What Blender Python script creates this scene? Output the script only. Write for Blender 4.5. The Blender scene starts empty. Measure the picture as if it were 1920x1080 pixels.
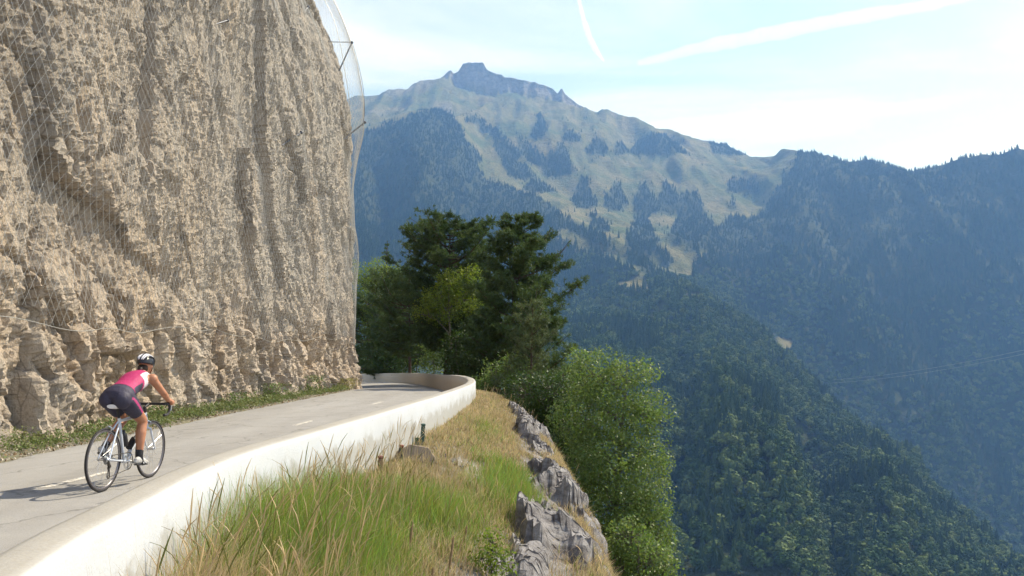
import bpy, bmesh, math, random
import numpy as np
from mathutils import Vector, Matrix, Quaternion

random.seed(7)
rng = np.random.default_rng(7)
SC = bpy.context.scene
COL = SC.collection
R = math.radians

# ------------------------------------------------------------------ camera
CAM_Z = 1.5
FPX = 1500.0                      # focal length in pixels of the 1920 px wide photograph
PITCH = math.atan(125.0 / FPX)
cam_data = bpy.data.cameras.new('camera')
cam_data.sensor_width = 36.0
cam_data.lens = FPX / 1920.0 * 36.0
cam_data.clip_start = 0.05
cam_data.clip_end = 90000.0
cam = bpy.data.objects.new('camera', cam_data)
COL.objects.link(cam)
cam.location = (0, 0, CAM_Z)
cam.rotation_euler = (R(90) + PITCH, 0, 0)
SC.camera = cam

# ------------------------------------------------------------------ sky and sun
SUN_EL = R(48)
SUN_AZ = math.atan2(0.84, 0.54)   # clockwise from +Y
SUN_DIR = Vector((math.sin(SUN_AZ) * math.cos(SUN_EL), math.cos(SUN_AZ) * math.cos(SUN_EL), math.sin(SUN_EL)))
world = bpy.data.worlds.new('World')
SC.world = world
world.use_nodes = True
wn = world.node_tree
wn.nodes.clear()
w_out = wn.nodes.new('ShaderNodeOutputWorld')
w_bg = wn.nodes.new('ShaderNodeBackground')
w_sky = wn.nodes.new('ShaderNodeTexSky')
w_sky.sky_type = 'NISHITA'
w_sky.sun_disc = False
w_sky.sun_elevation = SUN_EL
w_sky.sun_rotation = SUN_AZ
w_sky.altitude = 900
w_sky.air_density = 1.0
w_sky.dust_density = 1.0
w_sky.ozone_density = 0.4
w_bg.inputs['Strength'].default_value = 0.15
# thin high cloud: noise on the direction projected to a flat layer
w_tc = wn.nodes.new('ShaderNodeTexCoord')
w_sep = wn.nodes.new('ShaderNodeSeparateXYZ')
wn.links.new(w_tc.outputs['Generated'], w_sep.inputs[0])
w_max = wn.nodes.new('ShaderNodeMath'); w_max.operation = 'MAXIMUM'; w_max.inputs[1].default_value = 0.06
wn.links.new(w_sep.outputs['Z'], w_max.inputs[0])
w_dx = wn.nodes.new('ShaderNodeMath'); w_dx.operation = 'DIVIDE'
w_dy = wn.nodes.new('ShaderNodeMath'); w_dy.operation = 'DIVIDE'
wn.links.new(w_sep.outputs['X'], w_dx.inputs[0]); wn.links.new(w_max.outputs[0], w_dx.inputs[1])
wn.links.new(w_sep.outputs['Y'], w_dy.inputs[0]); wn.links.new(w_max.outputs[0], w_dy.inputs[1])
w_cmb = wn.nodes.new('ShaderNodeCombineXYZ')
wn.links.new(w_dx.outputs[0], w_cmb.inputs[0]); wn.links.new(w_dy.outputs[0], w_cmb.inputs[1])
w_map = wn.nodes.new('ShaderNodeMapping')
w_map.inputs['Rotation'].default_value = (0, 0, R(12))
w_map.inputs['Location'].default_value = (0.35, 0.2, 0)
w_map.inputs['Scale'].default_value = (0.55, 0.75, 1)
wn.links.new(w_cmb.outputs[0], w_map.inputs[0])
w_n = wn.nodes.new('ShaderNodeTexNoise')
w_n.inputs['Scale'].default_value = 1.0
w_n.inputs['Detail'].default_value = 7
w_n.inputs['Roughness'].default_value = 0.55
w_n.inputs['Distortion'].default_value = 0.5
wn.links.new(w_map.outputs[0], w_n.inputs['Vector'])
w_r = wn.nodes.new('ShaderNodeMapRange')
w_r.interpolation_type = 'SMOOTHSTEP'
w_r.inputs['From Min'].default_value = 0.40
w_r.inputs['From Max'].default_value = 0.68
w_r.inputs['To Min'].default_value = 0.07
w_r.inputs['To Max'].default_value = 0.74
wn.links.new(w_n.outputs['Fac'], w_r.inputs['Value'])
w_mix = wn.nodes.new('ShaderNodeMix'); w_mix.data_type = 'RGBA'
wn.links.new(w_r.outputs[0], w_mix.inputs['Factor'])
wn.links.new(w_sky.outputs[0], w_mix.inputs['A'])
w_mix.inputs['B'].default_value = (6.0, 6.15, 6.35, 1)
wn.links.new(w_mix.outputs['Result'], w_bg.inputs['Color'])
wn.links.new(w_bg.outputs[0], w_out.inputs['Surface'])

sun_data = bpy.data.lights.new('sun', 'SUN')
sun_data.energy = 4.6
sun_data.angle = R(0.53)
sun_data.color = (1.0, 0.965, 0.91)
sun = bpy.data.objects.new('sun', sun_data)
COL.objects.link(sun)
sun.location = (30, 20, 60)
sun.rotation_euler = (-SUN_DIR).to_track_quat('-Z', 'Y').to_euler()

SC.view_settings.view_transform = 'Standard'
SC.view_settings.look = 'None'
SC.view_settings.exposure = 0.62
SC.view_settings.gamma = 1.0
SC.view_settings.use_curve_mapping = False
SC.render.engine = 'CYCLES'
SC.cycles.use_denoising = True
SC.cycles.max_bounces = 4
SC.cycles.use_adaptive_sampling = True
SC.cycles.adaptive_threshold = 0.025
SC.cycles.diffuse_bounces = 2
SC.cycles.glossy_bounces = 2
SC.cycles.transmission_bounces = 3
SC.cycles.transparent_max_bounces = 12
SC.cycles.volume_bounces = 0
SC.cycles.sample_clamp_indirect = 6.0

# ------------------------------------------------------------------ helpers
def ray(px, py):
    """direction of a photograph pixel, scaled to unit depth along Y"""
    cx = (px - 960.0) / FPX
    cy = (540.0 - py) / FPX
    y = math.cos(PITCH) - math.sin(PITCH) * cy
    z = math.sin(PITCH) + math.cos(PITCH) * cy
    return cx / y, z / y

def at(px, py, d):
    a, b = ray(px, py)
    return Vector((a * d, d, CAM_Z + b * d))

def project(P):
    """world points (N,3) -> photograph pixels"""
    P = np.asarray(P, float)
    x = P[:, 0]; y = P[:, 1]; z = P[:, 2] - CAM_Z
    c, s = math.cos(PITCH), math.sin(PITCH)
    dep = y * c + z * s
    up = -y * s + z * c
    dep = np.where(np.abs(dep) < 1e-6, 1e-6, dep)
    return 960 + FPX * x / dep, 540 - FPX * up / dep

def tag(o, label=None, cat=None, group=None, kind=None):
    if label: o['label'] = label
    if cat: o['category'] = cat
    if group: o['group'] = group
    if kind: o['kind'] = kind
    return o

def empty(name, loc=(0, 0, 0), parent=None):
    o = bpy.data.objects.new(name, None)
    o.empty_display_size = 0.1
    COL.objects.link(o)
    o.location = loc
    if parent: o.parent = parent
    return o

def link_mesh(name, me, mat=None, parent=None, smooth=True):
    if mat is not None:
        if not isinstance(mat, (list, tuple)): mat = [mat]
        for m in mat: me.materials.append(m)
    o = bpy.data.objects.new(name, me)
    COL.objects.link(o)
    if parent is not None: o.parent = parent
    return o

def np_mesh(name, V, F, smooth=True, col=None, attrs=None, mat_idx=None):
    """V (N,3); F a list of index arrays (M,3) or (M,4)"""
    V = np.asarray(V, np.float32)
    if not isinstance(F, (list, tuple)): F = [F]
    F = [np.asarray(f, np.int32) for f in F if len(f)]
    me = bpy.data.meshes.new(name)
    me.vertices.add(len(V))
    me.vertices.foreach_set('co', V.ravel())
    loops = np.concatenate([f.ravel() for f in F])
    tot = np.concatenate([np.full(len(f), f.shape[1], np.int32) for f in F])
    start = np.concatenate([[0], np.cumsum(tot)[:-1]]).astype(np.int32)
    me.loops.add(len(loops))
    me.loops.foreach_set('vertex_index', loops)
    me.polygons.add(len(tot))
    me.polygons.foreach_set('loop_start', start)
    me.polygons.foreach_set('loop_total', tot)
    me.polygons.foreach_set('use_smooth', np.full(len(tot), bool(smooth)))
    if mat_idx is not None:
        me.polygons.foreach_set('material_index', np.asarray(mat_idx, np.int32))
    if col is not None:
        a = me.color_attributes.new('Col', 'FLOAT_COLOR', 'POINT')
        c = np.ones((len(V), 4), np.float32); c[:, :3] = col
        a.data.foreach_set('color', c.ravel())
    if attrs:
        for k, v in attrs.items():
            a = me.attributes.new(k, 'FLOAT', 'POINT')
            a.data.foreach_set('value', np.asarray(v, np.float32))
    me.update(calc_edges=True)
    me.validate()
    return me

def grid_faces(nr, nc):
    i = np.arange(nr - 1)[:, None] * nc + np.arange(nc - 1)[None, :]
    i = i.ravel()
    return np.stack([i, i + 1, i + nc + 1, i + nc], 1)

class MB:
    """collects simple shapes into one mesh"""
    def __init__(s): s.v = []; s.f = []
    def add(s, v, f):
        n = len(s.v); s.v += [tuple(p) for p in v]; s.f += [[i + n for i in q] for q in f]
    def tube(s, pts, r, n=8, cap=True, flat=None):
        pts = [Vector(p) for p in pts]
        if not hasattr(r, '__len__'): r = [r] * len(pts)
        ref = None; vs = []
        for i, p in enumerate(pts):
            a = pts[max(i - 1, 0)]; b = pts[min(i + 1, len(pts) - 1)]
            t = (b - a).normalized()
            if ref is None:
                ref = Vector((0, 0, 1)) if abs(t.z) < 0.9 else Vector((1, 0, 0))
            u = (ref - t * ref.dot(t)).normalized(); w = t.cross(u); ref = u
            for k in range(n):
                an = 2 * math.pi * k / n
                ru, rw = (r[i], r[i]) if flat is None else (r[i] * flat[0], r[i] * flat[1])
                vs.append(p + u * (math.cos(an) * ru) + w * (math.sin(an) * rw))
        f = []
        for i in range(len(pts) - 1):
            for k in range(n):
                f.append([i * n + k, i * n + (k + 1) % n, (i + 1) * n + (k + 1) % n, (i + 1) * n + k])
        if cap:
            f.append(list(range(n))[::-1]); f.append([(len(pts) - 1) * n + k for k in range(n)])
        s.add(vs, f); return s
    def ring(s, c, axis, rad, r, nu=40, nv=8, prof=None):
        c = Vector(c); axis = Vector(axis).normalized()
        u = axis.orthogonal().normalized(); w = axis.cross(u)
        vs = []; f = []
        for i in range(nu):
            a = 2 * math.pi * i / nu
            d = u * math.cos(a) + w * math.sin(a)
            for k in range(nv):
                b = 2 * math.pi * k / nv
                rr, ra = (r, r) if prof is None else prof
                vs.append(c + d * (rad + math.cos(b) * rr) + axis * (math.sin(b) * ra))
        for i in range(nu):
            for k in range(nv):
                f.append([i * nv + k, ((i + 1) % nu) * nv + k, ((i + 1) % nu) * nv + (k + 1) % nv, i * nv + (k + 1) % nv])
        s.add(vs, f); return s
    def box(s, c, d, rot=None):
        c = Vector(c); vs = []
        for x in (-1, 1):
            for y in (-1, 1):
                for z in (-1, 1):
                    p = Vector((x * d[0] / 2, y * d[1] / 2, z * d[2] / 2))
                    if rot is not None: p = rot @ p
                    vs.append(c + p)
        s.add(vs, [[0, 1, 3, 2], [4, 6, 7, 5], [0, 4, 5, 1], [2, 3, 7, 6], [0, 2, 6, 4], [1, 5, 7, 3]]); return s
    def ball(s, c, r, nu=14, nv=9, rot=None):
        c = Vector(c)
        if not hasattr(r, '__len__'): r = (r, r, r)
        vs = []; f = []
        for j in range(nv + 1):
            th = math.pi * j / nv
            for i in range(nu):
                ph = 2 * math.pi * i / nu
                p = Vector((r[0] * math.sin(th) * math.cos(ph), r[1] * math.sin(th) * math.sin(ph), r[2] * math.cos(th)))
                if rot is not None: p = rot @ p
                vs.append(c + p)
        for j in range(nv):
            for i in range(nu):
                f.append([j * nu + i, (j + 1) * nu + i, (j + 1) * nu + (i + 1) % nu, j * nu + (i + 1) % nu])
        s.add(vs, f); return s
    def mesh(s, name, smooth=True):
        me = bpy.data.meshes.new(name)
        me.from_pydata([tuple(p) for p in s.v], [], s.f)
        me.validate()
        bm = bmesh.new(); bm.from_mesh(me)
        bmesh.ops.remove_doubles(bm, verts=bm.verts, dist=1e-5)
        bmesh.ops.recalc_face_normals(bm, faces=bm.faces)
        bm.to_mesh(me); bm.free()
        if smooth:
            me.polygons.foreach_set('use_smooth', [True] * len(me.polygons))
            try: me.set_sharp_from_angle(angle=R(40))
            except Exception: pass
        me.update()
        return me
    def build(s, name, mat, parent=None, smooth=True):
        return link_mesh(name, s.mesh(name, smooth), mat, parent)

_perm = np.random.default_rng(3).permutation(256).astype(np.int64)
_perm = np.concatenate([_perm, _perm])
_g = np.random.default_rng(4).normal(size=(256, 3)); _g /= np.linalg.norm(_g, axis=1)[:, None]
def pn(x, y, z=0.0):
    """gradient noise, about -1..1"""
    x, y, z = np.broadcast_arrays(np.asarray(x, float), np.asarray(y, float), np.asarray(z, float))
    xi = np.floor(x).astype(np.int64); yi = np.floor(y).astype(np.int64); zi = np.floor(z).astype(np.int64)
    xf = x - xi; yf = y - yi; zf = z - zi
    u = xf * xf * xf * (xf * (xf * 6 - 15) + 10); v = yf * yf * yf * (yf * (yf * 6 - 15) + 10); w = zf * zf * zf * (zf * (zf * 6 - 15) + 10)
    xi &= 255; yi &= 255; zi &= 255
    def g(i, j, k):
        h = _perm[_perm[_perm[(xi + i) & 255] + ((yi + j) & 255)] + ((zi + k) & 255)]
        gr = _g[h]
        return gr[..., 0] * (xf - i) + gr[..., 1] * (yf - j) + gr[..., 2] * (zf - k)
    def L(a, b, t): return a + (b - a) * t
    r = L(L(L(g(0, 0, 0), g(1, 0, 0), u), L(g(0, 1, 0), g(1, 1, 0), u), v),
          L(L(g(0, 0, 1), g(1, 0, 1), u), L(g(0, 1, 1), g(1, 1, 1), u), v), w)
    return r * 1.5
def fbm(x, y, z=0.0, o=4, gain=0.5):
    s = 0; a = 1; t = 0
    for i in range(o):
        s = s + a * pn(x * 2 ** i + 17.3 * i, y * 2 ** i - 9.1 * i, np.asarray(z) * 2 ** i + 5.5 * i); t += a; a *= gain
    return s / t
def ridged(x, y, z=0.0, o=3, gain=0.5):
    s = 0; a = 1; t = 0
    for i in range(o):
        s = s + a * (1 - 2 * np.abs(pn(x * 2 ** i + 31.7 * i, y * 2 ** i + 3.3 * i, np.asarray(z) * 2 ** i))); t += a; a *= gain
    return s / t
def facets(x, y, seed, tilt=0.6):
    """piecewise planar blocks: height of the nearest cell's tilted plane, plus distance to the border"""
    x = np.asarray(x, float); y = np.asarray(y, float)
    xi = np.floor(x).astype(np.int64); yi = np.floor(y).astype(np.int64)
    b1 = np.full(x.shape, 9.0); b2 = np.full(x.shape, 9.0); val = np.zeros(x.shape)
    def h(i, j, k):
        t = np.sin(i * 127.1 + j * 311.7 + k * 74.7 + seed * 13.13) * 43758.5453
        return t - np.floor(t)
    for i in (-1, 0, 1):
        for j in (-1, 0, 1):
            ci = xi + i; cj = yi + j
            cx = ci + h(ci, cj, 1); cy = cj + h(ci, cj, 2)
            d = (x - cx) ** 2 + (y - cy) ** 2
            v = (h(ci, cj, 3) - 0.5) + tilt * ((h(ci, cj, 4) - 0.5) * 2 * (x - cx) + (h(ci, cj, 5) - 0.5) * 2 * (y - cy))
            c = d < b1
            b2 = np.where(c, b1, np.minimum(b2, d)); val = np.where(c, v, val); b1 = np.where(c, d, b1)
    return val, np.sqrt(b2) - np.sqrt(b1)
def sstep(a, b, x):
    t = np.clip((x - a) / (b - a), 0, 1)
    return t * t * (3 - 2 * t)

def catmull(P, n):
    P = np.asarray(P, float)
    P = np.vstack([2 * P[0] - P[1], P, 2 * P[-1] - P[-2]])
    out = []
    for i in range(1, len(P) - 2):
        p0, p1, p2, p3 = P[i - 1:i + 3]
        t = np.linspace(0, 1, n, endpoint=False)[:, None]
        out.append(0.5 * ((2 * p1) + (-p0 + p2) * t + (2 * p0 - 5 * p1 + 4 * p2 - p3) * t ** 2 + (-p0 + 3 * p1 - 3 * p2 + p3) * t ** 3))
    out.append(P[-2][None, :])
    return np.vstack(out)
def resample(P, step):
    P = np.asarray(P, float)
    s = np.concatenate([[0], np.cumsum(np.linalg.norm(np.diff(P, axis=0), axis=1))])
    n = max(2, int(round(s[-1] / step)) + 1)
    q = np.linspace(0, s[-1], n)
    return np.stack([np.interp(q, s, P[:, k]) for k in range(P.shape[1])], 1), q

# ------------------------------------------------------------------ materials
class NT:
    def __init__(s, name):
        s.m = bpy.data.materials.new(name); s.m.use_nodes = True
        s.t = s.m.node_tree; s.t.nodes.clear()
        s.out = s.t.nodes.new('ShaderNodeOutputMaterial')
    def n(s, typ, **kw):
        nd = s.t.nodes.new(typ)
        for k, v in kw.items():
            if k in nd.inputs: nd.inputs[k].default_value = v
            else: setattr(nd, k, v)
        return nd
    def l(s, a, b): s.t.links.new(a, b)
    def noise(s, vec, scale, detail=5, rough=0.55, dist=0.0):
        nd = s.n('ShaderNodeTexNoise', Scale=scale, Detail=detail, Roughness=rough, Distortion=dist)
        if vec is not None: s.l(vec, nd.inputs['Vector'])
        return nd.outputs['Fac']
    def ramp(s, fac, stops):
        nd = s.n('ShaderNodeValToRGB')
        e = nd.color_ramp.elements
        while len(e) < len(stops): e.new(0.5)
        for k, (p, c) in enumerate(stops):
            e[k].position = p
            e[k].color = (c, c, c, 1) if not hasattr(c, '__len__') else (*c, 1)
        s.l(fac, nd.inputs['Fac']); return nd.outputs['Color']
    def mix(s, fac, a, b, mode='MIX'):
        nd = s.n('ShaderNodeMix', data_type='RGBA', blend_type=mode)
        for sock, v in (('Factor', fac), ('A', a), ('B', b)):
            i = [q for q in nd.inputs if q.name == sock and q.enabled][0] if sock != 'Factor' else nd.inputs[0]
            if hasattr(v, 'is_linked'): s.l(v, i)
            elif sock == 'Factor': i.default_value = v
            else: i.default_value = (*v, 1) if len(v) == 3 else v
        return [q for q in nd.outputs if q.enabled][0]
    def mapping(s, vec, scale=(1, 1, 1), rot=(0, 0, 0), loc=(0, 0, 0)):
        nd = s.n('ShaderNodeMapping')
        nd.inputs['Scale'].default_value = scale; nd.inputs['Rotation'].default_value = rot; nd.inputs['Location'].default_value = loc
        s.l(vec, nd.inputs['Vector']); return nd.outputs[0]
    def obj(s): return s.n('ShaderNodeTexCoord').outputs['Object']
    def bsdf(s, color, rough=0.7, metal=0.0, bump=None, bstr=0.3, bdist=0.02, spec=0.5):
        b = s.n('ShaderNodeBsdfPrincipled')
        if hasattr(color, 'is_linked'): s.l(color, b.inputs['Base Color'])
        else: b.inputs['Base Color'].default_value = (*color, 1)
        if hasattr(rough, 'is_linked'): s.l(rough, b.inputs['Roughness'])
        else: b.inputs['Roughness'].default_value = rough
        b.inputs['Metallic'].default_value = metal
        b.inputs['Specular IOR Level'].default_value = spec
        if bump is not None:
            bn = s.n('ShaderNodeBump', Strength=bstr, Distance=bdist)
            s.l(bump, bn.inputs['Height']); s.l(bn.outputs[0], b.inputs['Normal'])
        s.l(b.outputs[0], s.out.inputs['Surface'])
        return b

def simple(name, color, rough=0.6, metal=0.0, var=0.12, scale=30, spec=0.4, bstr=0.0):
    t = NT(name); o = t.obj()
    nz = t.noise(o, scale, 4)
    c = t.mix(nz, tuple(max(0, k * (1 - var)) for k in color), tuple(min(1, k * (1 + var)) for k in color))
    t.bsdf(c, rough, metal, bump=nz if bstr else None, bstr=bstr, bdist=0.005, spec=spec)
    return t.m
# ================================================================== road, parapet wall, cliff
WALL_PTS = [(1.6, -8, 0), (0.25, -4, 0), (-1.1, 0, 0), (-1.9, 3, 0), (-2.13, 4.5, 0), (-2.27, 5.8, 0), (-2.27, 7.2, 0), (-2.06, 9.4, 0),
            (-1.84, 12, 0), (-1.52, 16, 0), (-1.28, 20, 0), (-1.22, 24, 0), (-1.5, 28, 0), (-2.2, 32.5, -0.03), (-3.5, 39.5, -0.18),
            (-5.2, 48, -0.32), (-7.7, 57, -0.5), (-11.4, 66, -0.75), (-17, 73, -1.0), (-32, 80, -1.4)]
ROAD_L = [(-5.3, -9, 0), (-6.1, -5, 0), (-6.7, 0, 0), (-6.95, 4, 0), (-7.0, 6, 0), (-7.05, 8, 0), (-7.1, 10, 0), (-7.15, 12, 0),
          (-7.2, 14, 0), (-7.2, 18, 0), (-7.15, 22, 0), (-7.05, 26, 0), (-6.95, 30, 0), (-7.05, 35, -0.03), (-7.8, 41, -0.18),
          (-9.4, 49, -0.32), (-12.2, 57, -0.5), (-15.8, 63, -0.75), (-20.5, 68.5, -1.0), (-33, 74.5, -1.4)]
wall_c = catmull(WALL_PTS, 24)
road_l = catmull(ROAD_L, 24)

def path_frame(P):
    T = np.gradient(P[:, :2], axis=0); T /= np.linalg.norm(T, axis=1)[:, None]
    return T, np.stack([T[:, 1], -T[:, 0]], 1)     # tangent, right-hand normal (valley side)

# --- materials
def mat_road():
    t = NT('asphalt_pale'); o = t.obj()
    big = t.noise(t.mapping(o, (0.5, 0.09, 1)), 1.6, 4, 0.6)
    mid = t.noise(o, 2.2, 6, 0.65)
    fine = t.noise(o, 110, 3, 0.7)
    c = t.mix(t.ramp(big, [(0.35, 0), (0.65, 1)]), (0.262, 0.250, 0.235), (0.345, 0.335, 0.322))
    c = t.mix(t.ramp(mid, [(0.40, 0), (0.75, 0.65)]), c, (0.36, 0.345, 0.325))
    c = t.mix(t.ramp(fine, [(0.30, 0.55), (0.55, 0)]), c, (0.12, 0.115, 0.11))
    # cracks
    v = t.n('ShaderNodeTexVoronoi', feature='DISTANCE_TO_EDGE', Scale=0.42)
    dv = t.n('ShaderNodeVectorMath', operation='ADD')
    nz = t.n('ShaderNodeTexNoise', Scale=1.6, Detail=4); t.l(o, nz.inputs['Vector'])
    t.l(o, dv.inputs[0]); t.l(nz.outputs['Color'], dv.inputs[1]); t.l(dv.outputs[0], v.inputs['Vector'])
    c = t.mix(t.ramp(v.outputs['Distance'], [(0.0, 0.55), (0.011, 0)]), c, (0.09, 0.085, 0.08))
    t.bsdf(c, 0.92, bump=fine, bstr=0.5, bdist=0.006, spec=0.2)
    return t.m
def mat_wall():
    t = NT('painted_concrete'); o = t.obj()
    geo = t.n('ShaderNodeNewGeometry'); sep = t.n('ShaderNodeSeparateXYZ'); t.l(geo.outputs['Normal'], sep.inputs[0])
    big = t.noise(o, 1.1, 5, 0.6); fine = t.noise(o, 45, 4, 0.6)
    face = t.mix(t.ramp(big, [(0.35, 0), (0.7, 1)]), (0.52, 0.54, 0.57), (0.455, 0.47, 0.49))
    st = t.noise(t.mapping(o, (5, 5, 0.5)), 2.0, 5, 0.7)
    face = t.mix(t.ramp(st, [(0.60, 0), (0.74, 0.45)]), face, (0.42, 0.39, 0.34))
    sp = t.noise(o, 13, 3, 0.6)
    face = t.mix(t.ramp(sp, [(0.73, 0), (0.76, 0.85)]), face, (0.16, 0.145, 0.13))
    sz = t.n('ShaderNodeSeparateXYZ'); t.l(o, sz.inputs[0])
    wob_ = t.n('ShaderNodeMath', operation='MULTIPLY_ADD'); t.l(t.noise(o, 2.4, 6, 0.7), wob_.inputs[0]); wob_.inputs[1].default_value = -0.75; t.l(sz.outputs['Z'], wob_.inputs[2])
    face = t.mix(t.ramp(wob_.outputs[0], [(0.0, 0.6), (0.10, 0.0)]), face, (0.29, 0.27, 0.225))
    top = t.mix(t.ramp(big, [(0.3, 0), (0.7, 1)]), (0.32, 0.30, 0.265), (0.385, 0.362, 0.325))
    top = t.mix(t.ramp(fine, [(0.3, 0.4), (0.6, 0)]), top, (0.27, 0.25, 0.22))
    at_ = t.n('ShaderNodeAttribute', attribute_name='top')
    c = t.mix(at_.outputs['Fac'], face, top)
    inn = t.n('ShaderNodeAttribute', attribute_name='inner')
    c = t.mix(inn.outputs['Fac'], c, t.mix(st, (0.50, 0.44, 0.37), (0.40, 0.35, 0.30)))
    t.bsdf(c, 0.85, bump=fine, bstr=0.35, bdist=0.01, spec=0.25)
    return t.m
M_ROAD = mat_road(); M_WALL = mat_wall()

# --- road
n = len(wall_c)
cols = 40
u = np.linspace(0, 1, cols)
Tw, Nw = path_frame(wall_c)
inner = wall_c.copy(); inner[:, :2] -= Nw * 0.05
G = inner[:, None, :] * (1 - u)[None, :, None] + road_l[:, None, :] * u[None, :, None]
G[:, :, 2] += 0.05 * np.sin(np.pi * u)[None, :] + 0.012 * fbm(G[:, :, 0] * .6, G[:, :, 1] * .3, 0.3)
# ragged outer edge along the verge
G[:, -1, 0] += 0.10 * pn(G[:, -1, 1] * 1.7, 0.5) + 0.05 * pn(G[:, -1, 1] * 6, 1.5)
me = np_mesh('road', G.reshape(-1, 3), grid_faces(n, cols))
road = link_mesh('road', me, M_ROAD)
tag(road, 'narrow pale asphalt mountain road curving left between cliff and parapet', 'road', kind='structure')
def road_z(x, y):
    i = np.argmin((wall_c[:, 1] - y) ** 2)
    return float(np.interp(x, [road_l[i, 0], (road_l[i, 0] + wall_c[i, 0]) / 2, wall_c[i, 0]], [wall_c[i, 2], wall_c[i, 2] + 0.05, wall_c[i, 2]]))

# --- worn centre dashes
def mat_paint():
    t = NT('worn_road_paint'); o = t.obj()
    nz = t.noise(o, 9, 6, 0.75)
    b = t.n('ShaderNodeBsdfPrincipled'); b.inputs['Base Color'].default_value = (0.66, 0.62, 0.55, 1); b.inputs['Roughness'].default_value = 0.8
    tr = t.n('ShaderNodeBsdfTransparent'); mx = t.n('ShaderNodeMixShader')
    t.l(t.ramp(nz, [(0.44, 0.95), (0.60, 0.25)]), mx.inputs[0]); t.l(tr.outputs[0], mx.inputs[1]); t.l(b.outputs[0], mx.inputs[2])
    t.l(mx.outputs[0], t.out.inputs['Surface'])
    return t.m
M_PAINT = mat_paint()
for (x0, y0, x1, y1) in ((-5.12, 8.9, -5.0, 10.15), (-4.46, 16.6, -4.38, 17.8), (-4.08, 23.6, -4.02, 25.0)):
    k = 9; t_ = np.linspace(0, 1, k)
    xs = x0 + (x1 - x0) * t_; ys = y0 + (y1 - y0) * t_
    V = []
    for x, y in zip(xs, ys):
        for s in (-0.055, 0.055):
            V.append((x + s, y, 0))
    V = np.array(V)
    # lie on the road surface
    from mathutils.bvhtree import BVHTree
    if 'road_bvh' not in globals():
        road_bvh = BVHTree.FromPolygons([tuple(p) for p in G.reshape(-1, 3)], grid_faces(n, cols).tolist())
    for q in V:
        hit = road_bvh.ray_cast(Vector((q[0], q[1], 3)), Vector((0, 0, -1)))
        q[2] = hit[0].z + 0.005
    me = np_mesh('road_dash', V, grid_faces(k, 2))
    o = link_mesh('road_dash', me, M_PAINT, road)
def road_h(x, y):
    hit = road_bvh.ray_cast(Vector((x, y, 3)), Vector((0, 0, -1)))
    return hit[0].z if hit[0] else 0.0

# --- parapet wall, swept profile with rounded top edges
WH, WW = 0.70, 0.25
prof = []   # (offset to valley side, height, top, inner)
for h in (-0.55, -0.1, 0.2, 0.45, WH - 0.05): prof.append((WW / 2 + 0.03 * (1 - (h + 0.55) / 1.25), h, 0, 0))
prof += [(WW / 2 - 0.008, WH - 0.018, 0.1, 0), (WW / 2 - 0.03, WH - 0.002, 0.9, 0), (WW / 2 - 0.07, WH, 1, 0), (0, WH + 0.004, 1, 0), (-WW / 2 + 0.06, WH, 1, 0),
         (-WW / 2 + 0.02, WH - 0.008, 1, 0), (-WW / 2, WH - 0.03, 0.6, 0.4)]
for h in (0.4, 0.15, -0.3): prof.append((-WW / 2 - 0.02 * (1 - h / 0.7), h, 0, 1))
wp, ws = resample(wall_c, 0.16)
Tw2, Nw2 = path_frame(wp)
prof = np.array(prof)
V = np.zeros((len(wp), len(prof), 3))
V[:, :, :2] = wp[:, None, :2] + Nw2[:, None, :] * prof[None, :, 0, None]
V[:, :, 2] = wp[:, None, 2] + prof[None, :, 1]
wob = 0.010 * fbm(V[:, :, 1] * 1.3, V[:, :, 2] * 2 + V[:, :, 0], 2.2, 3) + 0.004 * pn(V[:, :, 1] * 7, V[:, :, 2] * 7, V[:, :, 0])
V[:, :, 0] += wob; V[:, :, 2] += 0.006 * pn(ws[:, None] * 0.5, 0.3) + wob * 0.4
tile = lambda k: np.tile(prof[None, :, k], (len(wp), 1)).ravel()
me = np_mesh('parapet_wall', V.reshape(-1, 3), grid_faces(len(wp), len(prof))[:, ::-1], attrs={'top': tile(2), 'inner': tile(3)})
wall = link_mesh('parapet_wall', me, M_WALL)
tag(wall, 'low white rendered parapet wall curving along the valley side of the road', 'wall')

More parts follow.
